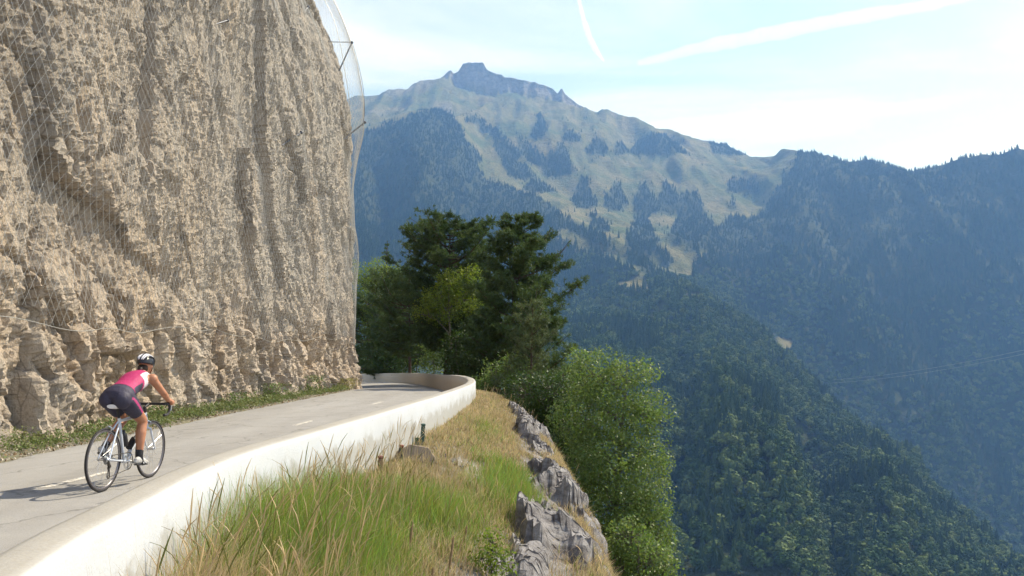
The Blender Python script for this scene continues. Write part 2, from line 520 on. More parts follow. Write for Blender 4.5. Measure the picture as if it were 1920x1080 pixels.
# ------------------------------------------------------------------ cliff
CL_PTS = [(-8.35, -3), (-8.3, 2), (-8.25, 8), (-8.25, 14), (-8.3, 20), (-8.15, 26), (-7.75, 31), (-7.62, 35), (-8.0, 38.5), (-9.2, 43), (-11.5, 50), (-15, 56)]
cl_base = catmull(CL_PTS, 30)
cl_base, cl_s = resample(cl_base, 0.060)
cz = np.concatenate([np.arange(-0.4, 9.0, 0.05), np.arange(9.0, 23.0, 0.085)])
Tc, Nc = path_frame(cl_base)
S, Z = np.meshgrid(cl_s, cz, indexing='ij')
def cliff_disp(S, Z):
    low = 1 - sstep(2.2, 3.6, Z + 0.5 * pn(S * 0.5, 1.1))
    big = 0.55 * fbm(S / 5.5, Z / 9.0, 0.2, 3)
    a = R(66)                          # the rock's grain dips down to the right
    al = -S * math.cos(a) * -1 * -1 + Z * math.sin(a); ac = S * math.sin(a) + Z * math.cos(a)
    w1 = 0.5 * pn(S / 2.3, Z / 2.3, 7.7)
    g1 = ridged(al / 4.2 + w1, ac / 1.5 + w1, 1.7, 3)
    g2 = ridged(al / 1.7 + w1, ac / 0.52 + w1 * 1.3, 4.4, 3)
    f1, e1 = facets(ac / 1.15 + 0.35 * w1, al / 2.4, 3, 0.9)
    f2, e2 = facets(ac / 0.42 + 0.3 * pn(S * 1.3, Z * 1.3, 3), al / 0.95, 8, 0.9)
    f3, e3 = facets(S / 0.17 + 0.4 * pn(S * 3, Z * 3, 2), Z / 0.36, 5, 0.8)
    v1 = ridged(S / 0.62 + 0.35 * pn(S, Z / 1.5, 9), Z / 1.9, 6.1, 3)         # upright flutes near the foot
    f0, e0 = facets(ac / 2.1 + 0.35 * w1, al / 6.5 + 0.25 * w1, 13, 1.25)
    st = ridged(al / 1.9 + w1, ac / 0.24 + 2.2 * w1, 8.3, 2)
    d = 0.70 * big + 0.26 * f0 * (1 - .5 * low) + 0.13 * g1 * (1 - 0.2 * low) + 0.075 * g2 * (1 - .2 * low) + (0.15 + 0.17 * low) * f1 + (0.06 + .10 * low) * f2 * (0.8 + 0.6 * low) + 0.05 * f3 + 0.085 * st * (1 - low)
    d -= 0.05 * np.exp(-(e0 / 0.05) ** 2)
    d -= 0.10 * np.exp(-(e1 / 0.05) ** 2) + 0.04 * np.exp(-(e2 / 0.09) ** 2)
    d += low * (0.17 * v1 + 0.07 * ridged(S / 0.3, Z / 0.7, 2.2, 2)) - 0.05 * low
    d += 0.013 * np.random.default_rng(12).normal(size=S.shape) if S.shape[0] > 300 and S.shape[1] > 300 else 0
    d += (0.035 + .025 * low) * fbm(S * 4.5, Z * 2.2, 3.0, 3, 0.7) + 0.05 * ridged(al * 1.1 + w1, ac * 3.6 + w1, 8.8, 2)
    return d
def lean(Z):
    return -0.075 * np.maximum(Z - 12.0, 0) ** 1.75 - 0.012 * np.maximum(Z, 0) + 0.35 * np.exp(-np.maximum(Z, -1) / 0.9) * 0.6
D = cliff_disp(S, Z) + lean(Z)
D += 0.22 * sstep(40.0, 46.0, S) * 0
V = np.zeros(S.shape + (3,))
V[..., 0] = cl_base[:, None, 0] + Nc[:, None, 0] * D
V[..., 1] = cl_base[:, None, 1] + Nc[:, None, 1] * D + 0.05 * pn(S * 2.2, Z * 2.2, 11.0)
V[..., 2] = Z + 0.07 * pn(S * 2.0, Z * 2.0, 5.0)
# sloping hillside behind the top edge
back = []
for k, (bx, bz) in enumerate(((0.8, 0.25), (2.5, 1.2), (7, 4.5), (18, 12), (60, 38))):
    q = V[:, -1, :].copy(); q[:, :2] -= Nc * bx * 1.0; q[:, 2] += bz + 0.5 * pn(q[:, 0] * .3, q[:, 1] * .3)
    back.append(q[:, None, :])
Vc = np.concatenate([V] + back, axis=1)
def mat_cliff():
    t = NT('limestone_cliff'); o = t.obj()
    grain = t.mapping(o, (1.0, 0.9, 0.34), (R(24), 0, 0))
    n1 = t.noise(grain, 0.55, 6, 0.6, 0.4); n2 = t.noise(grain, 2.6, 7, 0.68, 0.3); n3 = t.noise(o, 16, 6, 0.72)
    c = t.mix(t.ramp(n1, [(0.36, 0), (0.66, 1)]), (0.58, 0.46, 0.345), (0.58, 0.505, 0.415))
    c = t.mix(t.ramp(n2, [(0.42, 0), (0.66, 0.85)]), c, (0.47, 0.365, 0.265))
    c = t.mix(t.ramp(n2, [(0.26, 0.85), (0.44, 0)]), c, (0.33, 0.305, 0.275))
    och = t.noise(t.mapping(o, (1, 1, 0.4), (R(20), 0, 0), (3, 7, 1)), 0.8, 5, 0.6)
    c = t.mix(t.ramp(och, [(0.60, 0), (0.72, 0.6)]), c, (0.430, 0.255, 0.105))
    c = t.mix(t.ramp(n3, [(0.30, 0.6), (0.52, 0)]), c, (0.235, 0.195, 0.155))
    c = t.mix(t.ramp(n3, [(0.58, 0), (0.74, 0.6)]), c, (0.68, 0.62, 0.54))
    # greyer rock tone high up and along the far end
    sep = t.n('ShaderNodeSeparateXYZ'); t.l(o, sep.inputs[0])
    mr = t.n('ShaderNodeMapRange'); mr.inputs['From Min'].default_value = 9; mr.inputs['From Max'].default_value = 22; t.l(sep.outputs['Y'], mr.inputs['Value'])
    mz = t.n('ShaderNodeMapRange'); mz.inputs['From Min'].default_value = 2.0; mz.inputs['From Max'].default_value = 4.5; t.l(sep.outputs['Z'], mz.inputs['Value'])
    mm = t.n('ShaderNodeMath', operation='MULTIPLY'); t.l(mr.outputs[0], mm.inputs[0]); t.l(mz.outputs[0], mm.inputs[1])
    m2 = t.n('ShaderNodeMath', operation='MULTIPLY'); t.l(mm.outputs[0], m2.inputs[0]); m2.inputs[1].default_value = 0.75
    c = t.mix(m2.outputs[0], c, t.mix(n2, (0.385, 0.335, 0.275), (0.53, 0.478, 0.408)))
    bands = t.noise(t.mapping(o, (1, 0.55, 0.13), (R(22), 0, 0), (1.5, 4.2, 0.7)), 0.75, 4, 0.55, 0.5)
    c = t.mix(t.ramp(bands, [(0.36, 0.62), (0.50, 0)]), c, t.mix(n2, (0.25, 0.225, 0.192), (0.35, 0.32, 0.28)))
    c = t.mix(t.ramp(bands, [(0.54, 0), (0.68, 0.6)]), c, t.mix(n2, (0.50, 0.36, 0.225), (0.60, 0.49, 0.37)))
    wst = t.noise(t.mapping(o, (1, 1, 0.07), (R(6), 0, 0), (5, 2, 0)), 1.3, 5, 0.65)
    c = t.mix(t.ramp(wst, [(0.55, 0), (0.70, 0.65)]), c, (0.165, 0.150, 0.135))
    vor = t.n('ShaderNodeTexVoronoi', feature='DISTANCE_TO_EDGE', Scale=3.2); t.l(t.mapping(o, (1, 1.4, 0.42), (R(24), 0, 0)), vor.inputs['Vector'])
    c = t.mix(t.ramp(vor.outputs['Distance'], [(0.0, 0.55), (0.035, 0)]), c, (0.15, 0.125, 0.10))
    bsum = t.n('ShaderNodeMath', operation='ADD'); t.l(n3, bsum.inputs[0])
    n4 = t.noise(t.mapping(o, (1, 1, 0.5), (R(24), 0, 0)), 6.5, 8, 0.75, 0.6); t.l(n4, bsum.inputs[1])
    t.bsdf(c, 0.93, bump=bsum.outputs[0], bstr=1.0, bdist=0.075, spec=0.2)
    return t.m
M_CLIFF = mat_cliff()
me = np_mesh('rock_face', Vc.reshape(-1, 3), grid_faces(Vc.shape[0], Vc.shape[1]), smooth=False)
cliff = link_mesh('rock_face', me, M_CLIFF)
tag(cliff, 'tall rough beige limestone cliff rising straight beside the road', 'cliff', kind='structure')

# ------------------------------------------------------------------ verge between road and cliff
vg_n = 10
k = np.linspace(0, 1, vg_n)
cb = np.stack([np.interp(np.linspace(0, 1, n), np.linspace(0, 1, len(cl_base)), cl_base[:, j]) for j in (0, 1)], 1)
# match by y order along the straight part
cbx = np.interp(road_l[:, 1], np.array([p[1] for p in CL_PTS], float), np.array([p[0] for p in CL_PTS], float)) - 1.4
G2 = np.zeros((n, vg_n, 3))
G2[:, :, 0] = (road_l[:, 0] + 0.35)[:, None] * (1 - k) + cbx[:, None] * k
G2[:, :, 1] = road_l[:, 1][:, None]
rise = np.where(k < 0.13, -0.05 + 0.055 * k / 0.13, 0.005 + 0.24 * (k - 0.13))
G2[:, :, 2] = road_l[:, 2][:, None] + rise[None, :] + 0.035 * fbm(G2[:, :, 0] * 2, G2[:, :, 1] * 2, 1.0) * np.minimum(1, k * 4)
def mat_verge():
    t = NT('stony_verge'); o = t.obj()
    n1 = t.noise(o, 3, 6, 0.7); n2 = t.noise(o, 38, 5, 0.7)
    c = t.mix(t.ramp(n1, [(0.4, 0), (0.6, 1)]), (0.23, 0.20, 0.155), (0.13, 0.14, 0.07))
    c = t.mix(t.ramp(n2, [(0.45, 0), (0.7, 0.8)]), c, (0.36, 0.32, 0.26))
    t.bsdf(c, 0.95, bump=n2, bstr=0.8, bdist=0.03, spec=0.1); return t.m
M_VERGE = mat_verge()
verge = link_mesh('verge', np_mesh('verge', G2.reshape(-1, 3), grid_faces(n, vg_n)), M_VERGE)
tag(verge, 'narrow stony strip of weeds between the road and the cliff foot', 'verge', kind='structure')

# ------------------------------------------------------------------ bank on the valley side and the slope below it
bx = np.concatenate([np.arange(-0.18, 4.6, 0.055), 4.6 + np.cumsum(0.08 * 1.11 ** np.arange(52))])
bp, bs = resample(wall_c, 0.12)
Tb, Nb = path_frame(bp)
# smooth the normals so that the offset grid does not fold on the inside of the bends
ker = np.hanning(101); ker /= ker.sum()
Nb = np.stack([np.convolve(np.pad(Nb[:, j], 50, mode='edge'), ker, 'valid') for j in (0, 1)], 1)
Nb /= np.linalg.norm(Nb, axis=1)[:, None]
CR_Y = np.array([-10, 0, 4, 9, 13, 17, 20, 24, 28, 33, 45, 80.]); CR_S = np.array([2.6, 2.8, 3.0, 2.95, 2.65, 2.25, 1.8, 1.25, 0.95, 1.2, 2.0, 2.5])
def bank_profile(yw, s, X, Y):
    cr = np.interp(yw, CR_Y, CR_S)
    zb = np.interp(yw, [0, 8, 12, 16, 20, 25, 29, 34], [-.06, -.05, .04, .13, .21, .30, .22, -.02])
    z = zb - 0.12 * s - 0.052 * s ** 2 - (zb + .06) * np.minimum(1, s / 3.0) * .5
    zc = zb - 0.12 * cr - 0.052 * cr ** 2 - (zb + .06) * np.minimum(1, cr / 3.0) * .5
    ov = np.maximum(s - cr, 0)
    z = np.where(s < cr, z, zc - 0.9 * ov - 1.1 * np.minimum(ov, 1.0) ** 2 - 0.9 * np.clip(ov - 1.0, 0, 2.5) + 0.0 * ov)
    z = z + 0.06 * fbm(X * 0.9, Y * 0.9, 4.4, 3) * np.minimum(1, s * 2) + np.minimum(1, np.maximum(s, 0) / 5) * 0.35 * fbm(X * .2, Y * .2, 1.2, 3)
    rib = np.exp(-((s - cr + 0.36 * np.interp(yw, [6, 14], [1.5, 1.0])) / (0.42 * np.interp(yw, [6, 14], [1.5, 0.9]))) ** 2) * sstep(26, 20, yw) * (0.55 + 0.6 * sstep(-0.2, 0.3, pn(X * 0.9, Y * 0.45, 6.6)))
    return z, np.clip(rib, 0, 1), cr
Sg = np.broadcast_to(bx[None, :], (len(bp), len(bx)))
Xb = bp[:, None, 0] + Nb[:, None, 0] * Sg; Yb = bp[:, None, 1] + Nb[:, None, 1] * Sg
yw = np.broadcast_to(bp[:, 1][:, None], Sg.shape)
Zb, RIB, CRg = bank_profile(yw, Sg, Xb, Yb)
f1, e1 = facets(Xb / 0.5 + 0.3 * pn(Xb * 2, Yb * 2, 1), Yb / 0.75, 21, 0.9); f2, e2 = facets(Xb / 0.17, Yb / 0.24, 22, 0.9)
Zb = Zb + bp[:, 2][:, None] + RIB * (-0.10 + 0.04 * f2)
scree = np.exp(-(((Xb + 0.75) / 0.55) ** 2 + ((Yb - 12.2) / 1.7) ** 2)) * 1.2 + np.exp(-(((Xb + 0.1) / 0.5) ** 2 + ((Yb - 8.2) / 1.2) ** 2)) * 0.9 + np.exp(-(((Xb + 1.0) / 0.35) ** 2 + ((Yb - 8.2) / 0.8) ** 2)) * 0.7
scree = np.clip(scree * (0.6 + 0.9 * pn(Xb * 1.9, Yb * 1.9, 8.8)), 0, 1)
Zb = Zb + scree * 0.05 * f2
ROCKM = np.clip(sstep(0.30, 0.55, RIB + 0.35 * pn(Xb * 3, Yb * 3, 2.5)) , 0, 1)
def mat_bank():
    t = NT('grassy_bank_soil'); o = t.obj()
    n1 = t.noise(o, 1.6, 6, 0.65); n2 = t.noise(o, 22, 6, 0.7); n3 = t.noise(t.mapping(o, (1, 1, 0.5)), 5, 7, 0.75, 0.5)
    soil = t.mix(t.ramp(n1, [(0.4, 0), (0.62, 1)]), (0.21, 0.165, 0.095), (0.12, 0.125, 0.045))
    soil = t.mix(t.ramp(n2, [(0.5, 0), (0.75, 0.6)]), soil, (0.33, 0.28, 0.20))
    rock = t.mix(t.ramp(n3, [(0.38, 0), (0.62, 1)]), (0.12, 0.105, 0.10), (0.30, 0.278, 0.265))
    rock = t.mix(t.ramp(n2, [(0.52, 0), (0.70, 0.7)]), rock, (0.33, 0.315, 0.305))
    a = t.n('ShaderNodeAttribute', attribute_name='rock'); b = t.n('ShaderNodeAttribute', attribute_name='scree')
    c = t.mix(a.outputs['Fac'], soil, rock)
    c = t.mix(b.outputs['Fac'], c, t.mix(t.ramp(n2, [(0.4, 0), (0.6, 1)]), (0.24, 0.21, 0.18), (0.50, 0.475, 0.44)))
    ad = t.n('ShaderNodeMath', operation='ADD'); t.l(n2, ad.inputs[0]); t.l(n3, ad.inputs[1])
    t.bsdf(c, 0.9, bump=ad.outputs[0], bstr=1.0, bdist=0.05, spec=0.25); return t.m
M_BANK = mat_bank()
bank = link_mesh('bank', np_mesh('bank', np.stack([Xb, Yb, Zb], 2).reshape(-1, 3), grid_faces(len(bp), len(bx)), attrs={'rock': ROCKM.ravel(), 'scree': scree.ravel()}), M_BANK)
tag(bank, 'steep grassy bank with bare grey rock below the parapet wall', 'bank', kind='structure')
# continuous jagged outcrop along the edge of the bank
yo = np.arange(4.6, 23.5, 0.034); io = np.array([int(np.argmin(np.abs(bp[:, 1] - y))) for y in yo])
cro = np.interp(yo, CR_Y, CR_S); wl = np.interp(yo, [5, 9, 14, 20, 23], [1.25, 1.05, 0.72, 0.5, 0.4])
fo = np.linspace(0, 1, 56)
So = (cro - wl)[:, None] + (wl + 0.75)[:, None] * fo[None, :]
Xo = bp[io, 0][:, None] + Nb[io, 0][:, None] * So; Yo = bp[io, 1][:, None] + Nb[io, 1][:, None] * So
Zo, _, _ = bank_profile(np.broadcast_to(yo[:, None], So.shape), So, Xo, Yo)
edge = np.minimum(fo[None, :] * 5, (1 - fo[None, :]) * 4.0); hol = pn(Xo * 1.1 + 3, Yo * 0.55, 6.6)
msk = sstep(0.1, 0.75, edge + 0.9 * pn(Xo * 1.6, Yo * 1.2, 1.3)) * sstep(-0.28, 0.05, hol + 0.25 * np.interp(yo, [6, 14], [1.4, 0.1])[:, None])
wv = 0.35 * pn(Xo * 1.5, Yo * 1.5, 4)
fa, ea = facets(So / 0.55 + wv, Yo / 1.0 + wv, 41, 0.4); fb, eb = facets(So / 0.22 + wv, Yo / 0.36, 42, 0.6); fc_, ec = facets(So / 0.09, Yo / 0.14 + wv, 43, 1.0)
rel = 0.12 + 0.30 * fa + 0.13 * fb + 0.016 * fc_ + 0.10 * fbm(So * 1.5 + wv, Yo * 0.9, 7.1, 3) - 0.08 * np.exp(-(ea / 0.09) ** 2) - 0.03 * np.exp(-(eb / 0.12) ** 2)
Zo = Zo + msk * np.clip(rel, -.3, .45) - 0.22 * (1 - msk) + 0.009 * np.random.default_rng(5).normal(size=So.shape)
Xo = Xo + 0.08 * msk * pn(Yo * 3, Zo * 3, 2) 
OUT_V = np.stack([Xo, Yo, Zo], 2); OUT_M = msk
bank_bvh = BVHTree.FromPolygons([tuple(p) for p in np.stack([Xb, Yb, Zb], 2).reshape(-1, 3)], grid_faces(len(bp), len(bx)).tolist())
def ground_z(x, y, default=-3.0):
    hit = bank_bvh.ray_cast(Vector((x, y, 30)), Vector((0, 0, -1)))
    return hit[0].z if hit[0] else default
# ================================================================== far mountains: lofted through feature lines
# each line: photograph column -> (row, distance); from the foot in the gorge up to the skyline and down behind it
def line(pts):
    p = np.array(pts, float); return p
L_A = line([(200, 1400, 350), (2400, 1500, 350)])
L_B = line([(200, 1000, 620), (1000, 1010, 600), (1300, 1090, 560), (1500, 1110, 560), (1700, 1130, 600), (1900, 1180, 640), (2400, 1400, 560)])
L_B2 = line([(200, 800, 900), (900, 800, 900), (1100, 770, 900), (1300, 800, 850), (1500, 880, 800), (1700, 985, 820), (1900, 1115, 780), (2400, 1330, 640)])
L_C = line([(200, 700, 1250), (700, 690, 1250), (900, 640, 1400), (1050, 593, 1600), (1180, 563, 1600), (1250, 566, 1550), (1300, 588, 1500), (1400, 648, 1400), (1500, 723, 1280), (1600, 813, 1170), (1700, 903, 1080), (1800, 996, 1000), (1900, 1096, 920), (2000, 1198, 840), (2400, 1348, 700)])
L_D = line([(200, 660, 1500), (700, 650, 1500), (900, 600, 1650), (1050, 545, 1850), (1180, 530, 1850), (1300, 603, 1800), (1400, 683, 1750), (1500, 773, 1640), (1600, 878, 1560), (1700, 988, 1500), (1800, 1078, 1450), (1900, 1148, 1400), (2400, 1228, 1300)])
L_E = line([(200, 430, 2100), (690, 460, 2100), (900, 440, 2300), (960, 430, 2350), (1050, 432, 2350), (1120, 462, 2250), (1200, 500, 2200), (1300, 508, 2250), (1400, 500, 2250), (1500, 560, 2050), (1600, 640, 1900), (1700, 720, 1800), (1800, 780, 1730), (1900, 830, 1680), (2400, 900, 1600)])
L_F = line([(200, 300, 2900), (500, 280, 2900), (690, 240, 3100), (760, 222, 3150), (800, 211, 3200), (832, 205, 3200), (860, 228, 3250), (900, 300, 3150), (960, 335, 3000), (1050, 372, 2850), (1180, 415, 2700), (1300, 425, 2700), (1400, 420, 2650), (1500, 425, 2450), (1600, 470, 2250), (1700, 520, 2130), (1900, 580, 2000), (2400, 620, 1900)])
L_G = line([(200, 310, 3150), (690, 262, 3400), (800, 238, 3500), (850, 235, 3500), (900, 255, 3500), (960, 268, 3450), (1050, 300, 3300), (1180, 345, 3150), (1300, 345, 3150), (1400, 350, 3050), (1500, 350, 2800), (1600, 370, 2520), (1700, 395, 2400), (1900, 410, 2250), (2400, 430, 2150)])
SKY = [(200, 260), (500, 225), (640, 196), (690, 181), (725, 177), (750, 170), (785, 164), (805, 156), (822, 150), (832, 143), (839, 134), (845, 131), (850, 137), (858, 134), (864, 127), (868, 119), (878, 117), (906, 117), (912, 129), (925, 136), (940, 139), (946, 144), (962, 146), (985, 151), (1003, 154), (1010, 157), (1024, 161), (1036, 166), (1046, 177), (1050, 168), (1054, 166), (1060, 177), (1070, 184), (1086, 197), (1096, 202), (1130, 216), (1160, 229), (1190, 236), (1230, 241), (1256, 245), (1266, 252), (1292, 258), (1330, 266), (1362, 271), (1384, 283), (1402, 292), (1416, 302), (1432, 308), (1455, 308), (1478, 299), (1500, 302), (1520, 318), (1545, 313), (1590, 320), (1612, 322), (1630, 320), (1652, 323), (1672, 332), (1697, 338), (1715, 332), (1740, 325), (1780, 323), (1800, 320), (1840, 321), (1880, 318), (1930, 318), (2100, 325), (2400, 350)]
SKY_D = line([(200, 4300, 0), (690, 4300, 0), (850, 4150, 0), (1050, 4100, 0), (1200, 4000, 0), (1300, 3850, 0), (1430, 3600, 0), (1490, 3350, 0), (1530, 3150, 0), (1600, 2950, 0), (1700, 2800, 0), (1800, 2650, 0), (1900, 2550, 0), (2400, 2400, 0)])
pxs = np.unique(np.concatenate([np.arange(200, 640, 20), np.arange(640, 1960, 3.0), np.arange(1960, 2401, 20)]))
skyp = np.array(SKY, float)
sky_py = np.interp(pxs, skyp[:, 0], skyp[:, 1]); sky_d = np.interp(pxs, SKY_D[:, 0], SKY_D[:, 1])
ker = np.hanning(41); ker /= ker.sum()
def smooth1(a):
    return np.convolve(np.pad(a, 20, mode='edge'), ker, 'valid')
def ev(L): return smooth1(np.interp(pxs, L[:, 0], L[:, 1])), smooth1(np.interp(pxs, L[:, 0], L[:, 2]))
# crag: a near vertical band under the skyline round the summit
crag_h = np.interp(pxs, [640, 830, 850, 862, 900, 940, 1000, 1045, 1060, 1095, 1130, 1280, 1300, 1400, 1430, 2400], [5, 8, 30, 62, 66, 48, 34, 34, 30, 12, 5, 5, 14, 14, 4, 4])
crag_h = crag_h * (1 + 0.35 * pn(pxs / 16, 0.7) + 0.2 * pn(pxs / 6, 2.7))
lines = [ev(L) for L in (L_A, L_B, L_B2, L_C, L_D, L_E, L_F, L_G)]
lines.append((smooth1(sky_py + crag_h + 10), sky_d - 190))      # pasture under the crag
lines.append((sky_py + crag_h, sky_d - 60))                     # foot of the crag
lines.append((sky_py, sky_d))
py_l = np.stack([a for a, b in lines]); d_l = np.stack([b for a, b in lines])
cy = (540 - py_l) / FPX
yy = math.cos(PITCH) - math.sin(PITCH) * cy
z_l = CAM_Z + d_l * (math.sin(PITCH) + math.cos(PITCH) * cy) / yy
ax = (pxs[None, :] - 960) / FPX / yy                            # lateral tangent per line
# two lines behind the skyline
d_l = np.vstack([d_l, d_l[-1] + 120, d_l[-1] + 1100]); z_l = np.vstack([z_l, z_l[-1] - 45, z_l[-1] - 560]); ax = np.vstack([ax, ax[-1], ax[-1]])
SEG = [10, 26, 34, 16, 26, 34, 16, 30, 9, 12, 3, 5]
rows_d = []; rows_z = []; rows_a = []; rows_t = []
for i, m in enumerate(SEG):
    t = np.arange(m) / m
    for tt in t:
        rows_d.append(d_l[i] * (1 - tt) + d_l[i + 1] * tt); rows_z.append(z_l[i] * (1 - tt) + z_l[i + 1] * tt); rows_a.append(ax[i] * (1 - tt) + ax[i + 1] * tt); rows_t.append(i + tt)
rows_d.append(d_l[-1]); rows_z.append(z_l[-1]); rows_a.append(ax[-1]); rows_t.append(len(SEG))
RD = np.array(rows_d); RZ = np.array(rows_z); RA = np.array(rows_a); RT = np.array(rows_t)
# soften the creases between the lines, but keep spur crest, ridge crest and skyline
def soft(M, it):
    M = M.copy()
    keep = np.ones(len(RT)); 
    keep[(np.abs(RT - 3) < 0.10)] = 0.25; keep[(np.abs(RT - 6) < 0.12)] = 0.35; keep[RT > 7.9] = 0; keep[0] = 0
    for _ in range(it):
        N = M.copy(); N[1:-1] = 0.25 * M[:-2] + 0.5 * M[1:-1] + 0.25 * M[2:]
        M = M + (N - M) * keep[:, None]
    return M
RD = soft(RD, 14); RZ = soft(RZ, 14)
X = RA * RD; Y = RD.copy()
# relief: ravines and ribs that run down the slopes, dying out at the skyline
fade = 1 - 0.93 * np.exp(-((RT - 10) / 0.8) ** 2)[:, None]
fade *= np.where(RT[:, None] > 10, 0.2, 1)
nz = 66 * ridged(X / 420 + 0.3 * pn(X / 900, Y / 900, 1), Y / 1300, 0.7, 3) + 46 * ridged(X / 150 + 0.5 * pn(X / 400, Y / 500, 4), Y / 700, 2.7, 2) * (RT[:, None] > 4.5) + 30 * fbm(X / 170, Y / 260, 1.7, 3) + 15 * ridged(X / 55 + .4 * pn(X / 150, Y / 200, 3), Y / 160, 2.7, 3)
RZ2 = RZ + nz * fade * np.interp(RT, [0, 1, 2, 3, 4, 5, 6, 7, 8, 9, 10, 12], [.2, .35, .55, .35, .6, .8, .45, .95, .8, .3, .5, .6])[:, None]
# single ribs (+) and gullies (-) on the wooded slopes
RIBS = [([(1960, 520), (1860, 560), (1760, 605), (1650, 645), (1575, 730)], 60, 34), ([(1960, 700), (1850, 760), (1760, 830), (1700, 900)], 50, 34), ([(1700, 420), (1620, 520), (1560, 640)], 40, 40), ([(1880, 380), (1780, 470), (1700, 560)], 40, 45),
        ([(1560, 360), (1500, 470), (1440, 560)], 35, 40), ([(1130, 505), (1230, 530), (1330, 575), (1430, 640), (1540, 740)], 30, 26), ([(1230, 560), (1300, 640), (1350, 720), (1370, 850), (1360, 1050)], 34, 45), ([(1480, 760), (1530, 860), (1560, 1000), (1570, 1100)], -42, 40),
        ([(1400, 690), (1440, 800), (1465, 950), (1470, 1100)], 26, 40), ([(1270, 620), (1290, 720), (1280, 850), (1270, 1000)], -26, 36), ([(1620, 830), (1660, 930), (1690, 1080)], 26, 34), ([(760, 230), (790, 330), (800, 450)], 40, 30), ([(840, 300), (870, 380), (930, 430)], -40, 30), ([(700, 270), (715, 380), (720, 480)], -36, 26)]
px0, py0 = project(np.stack([X, Y, RZ2], 2).reshape(-1, 3)); px0 = px0.reshape(X.shape); py0 = py0.reshape(X.shape)
for pts, hh, wpx in RIBS:
    best = np.full(X.shape, 1e9); pts = np.array(pts, float); tt_ = np.zeros(X.shape)
    for k in range(len(pts) - 1):
        a_, b_ = pts[k], pts[k + 1]; dv = b_ - a_; t_ = np.clip(((px0 - a_[0]) * dv[0] + (py0 - a_[1]) * dv[1]) / (dv @ dv), 0, 1)
        q = np.hypot(px0 - a_[0] - t_ * dv[0], py0 - a_[1] - t_ * dv[1]); c = q < best; best = np.where(c, q, best); tt_ = np.where(c, (k + t_) / (len(pts) - 1), tt_)
    RZ2 = RZ2 + hh * np.exp(-np.abs(best / wpx) ** 1.5) * np.clip(np.minimum(tt_, 1 - tt_) * 5 + .1, 0, 1) * (RT[:, None] > 0.9) * (RT[:, None] < 9) * (1 + .3 * pn(X / 60, Y / 90, 5.2))
# crag fissures
cf = np.exp(-((RT - 9.6) / 0.5) ** 2)[:, None] * (crag_h > 14)[None, :]
Y2 = Y + cf * (26 * ridged(X / 70, RZ / 300, 3.1, 3)); RZ2 += cf * 3 * pn(X / 18, Y / 18, 4.1)
RZ2 += 2.2 * pn(X / 22, Y / 400, 2.2) * np.exp(-((RT - 10) / 0.3) ** 2)[:, None] * sstep(840, 870, pxs)[None, :] * sstep(1300, 1100, pxs)[None, :]
FV = np.stack([X, Y2, RZ2], 2)
PXg = np.broadcast_to(pxs[None, :], X.shape)
FPX_, FPY_ = project(FV.reshape(-1, 3)); FPX_ = FPX_.reshape(X.shape); FPY_ = FPY_.reshape(X.shape)

# --- where the forest stands (map of the slopes)
def inpoly(px, py, poly):
    poly = np.array(poly, float); ins = np.zeros(px.shape, bool); j = len(poly) - 1
    for i in range(len(poly)):
        xi, yi = poly[i]; xj, yj = poly[j]
        c = ((yi > py) != (yj > py)) & (px < (xj - xi) * (py - yi) / (yj - yi + 1e-9) + xi)
        ins ^= c; j = i
    return ins
MEADOW = [(600, 60), (1495, 200), (1492, 306), (1462, 345), (1438, 392), (1405, 412), (1370, 405), (1338, 430), (1326, 462), (1300, 505), (1296, 528), (1262, 522), (1222, 500), (1178, 478), (1120, 438), (1052, 402), (1012, 372), (950, 352), (908, 338), (896, 318), (900, 292), (872, 262), (858, 228), (832, 206), (790, 212), (740, 228), (680, 246), (600, 270)]
MEADOW2 = [(1042, 430), (1062, 430), (1090, 445), (1112, 462), (1150, 478), (1196, 500), (1216, 520), (1180, 506), (1120, 478), (1086, 468), (1060, 458), (1044, 448)]
CLEAR = [(1186, 536, 28, 10), (1468, 648, 22, 14), (1300, 560, 16, 8), (1236, 592, 14, 6)]
# dark stands inside the pasture: triangles of spruce widening downhill (top x, top y, bottom x, bottom y, half width)
STANDS = [(1050, 272, 1046, 334, 34), (1098, 335, 1094, 392, 22), (1156, 343, 1152, 396, 24), (1206, 350, 1210, 405, 26), (1200, 404, 1204, 492, 36), (1294, 362, 1302, 470, 46), (1250, 345, 1256, 400, 30),
          (1388, 338, 1396, 364, 40), (1232, 252, 1225, 292, 58), (1012, 215, 1006, 262, 14), (928, 245, 960, 300, 24), (972, 262, 1012, 312, 20), (944, 292, 985, 338, 26), (1000, 340, 1010, 362, 30),
          (900, 232, 925, 250, 20), (1118, 262, 1122, 292, 22), (1070, 248, 1078, 268, 18), (1160, 268, 1164, 292, 18), (1340, 262, 1392, 292, 48), (880, 215, 890, 232, 18), (1236, 470, 1244, 500, 16), (1370, 372, 1372, 396, 10),(1110, 402,1130,432,16)]
def forest_mask(px, py, x, y):
    w = 7 * pn(x / 60, y / 120, 5.5) + 3 * pn(x / 20, y / 40, 6.5)
    p = px + w; q = py + 0.6 * w
    f = ~inpoly(p, q, MEADOW)
    f &= ~inpoly(px + 0.5 * w, py, MEADOW2)
    for cx, cy_, rx, ry in CLEAR:
        f &= ((p - cx) / rx) ** 2 + ((q - cy_) / ry) ** 2 > 1
    for tx, ty, bx_, by, hw in STANDS:
        t = (q - ty) / (by - ty)
        c = tx + (bx_ - tx) * t
        f |= (t > 0) & (t < 1) & (np.abs(p - c) < hw * np.minimum(0.25 + 0.95 * t, 1.0) * np.clip((1.05 - t) * 5, 0, 1))
    return f
FOR = forest_mask(FPX_, FPY_, X, Y)
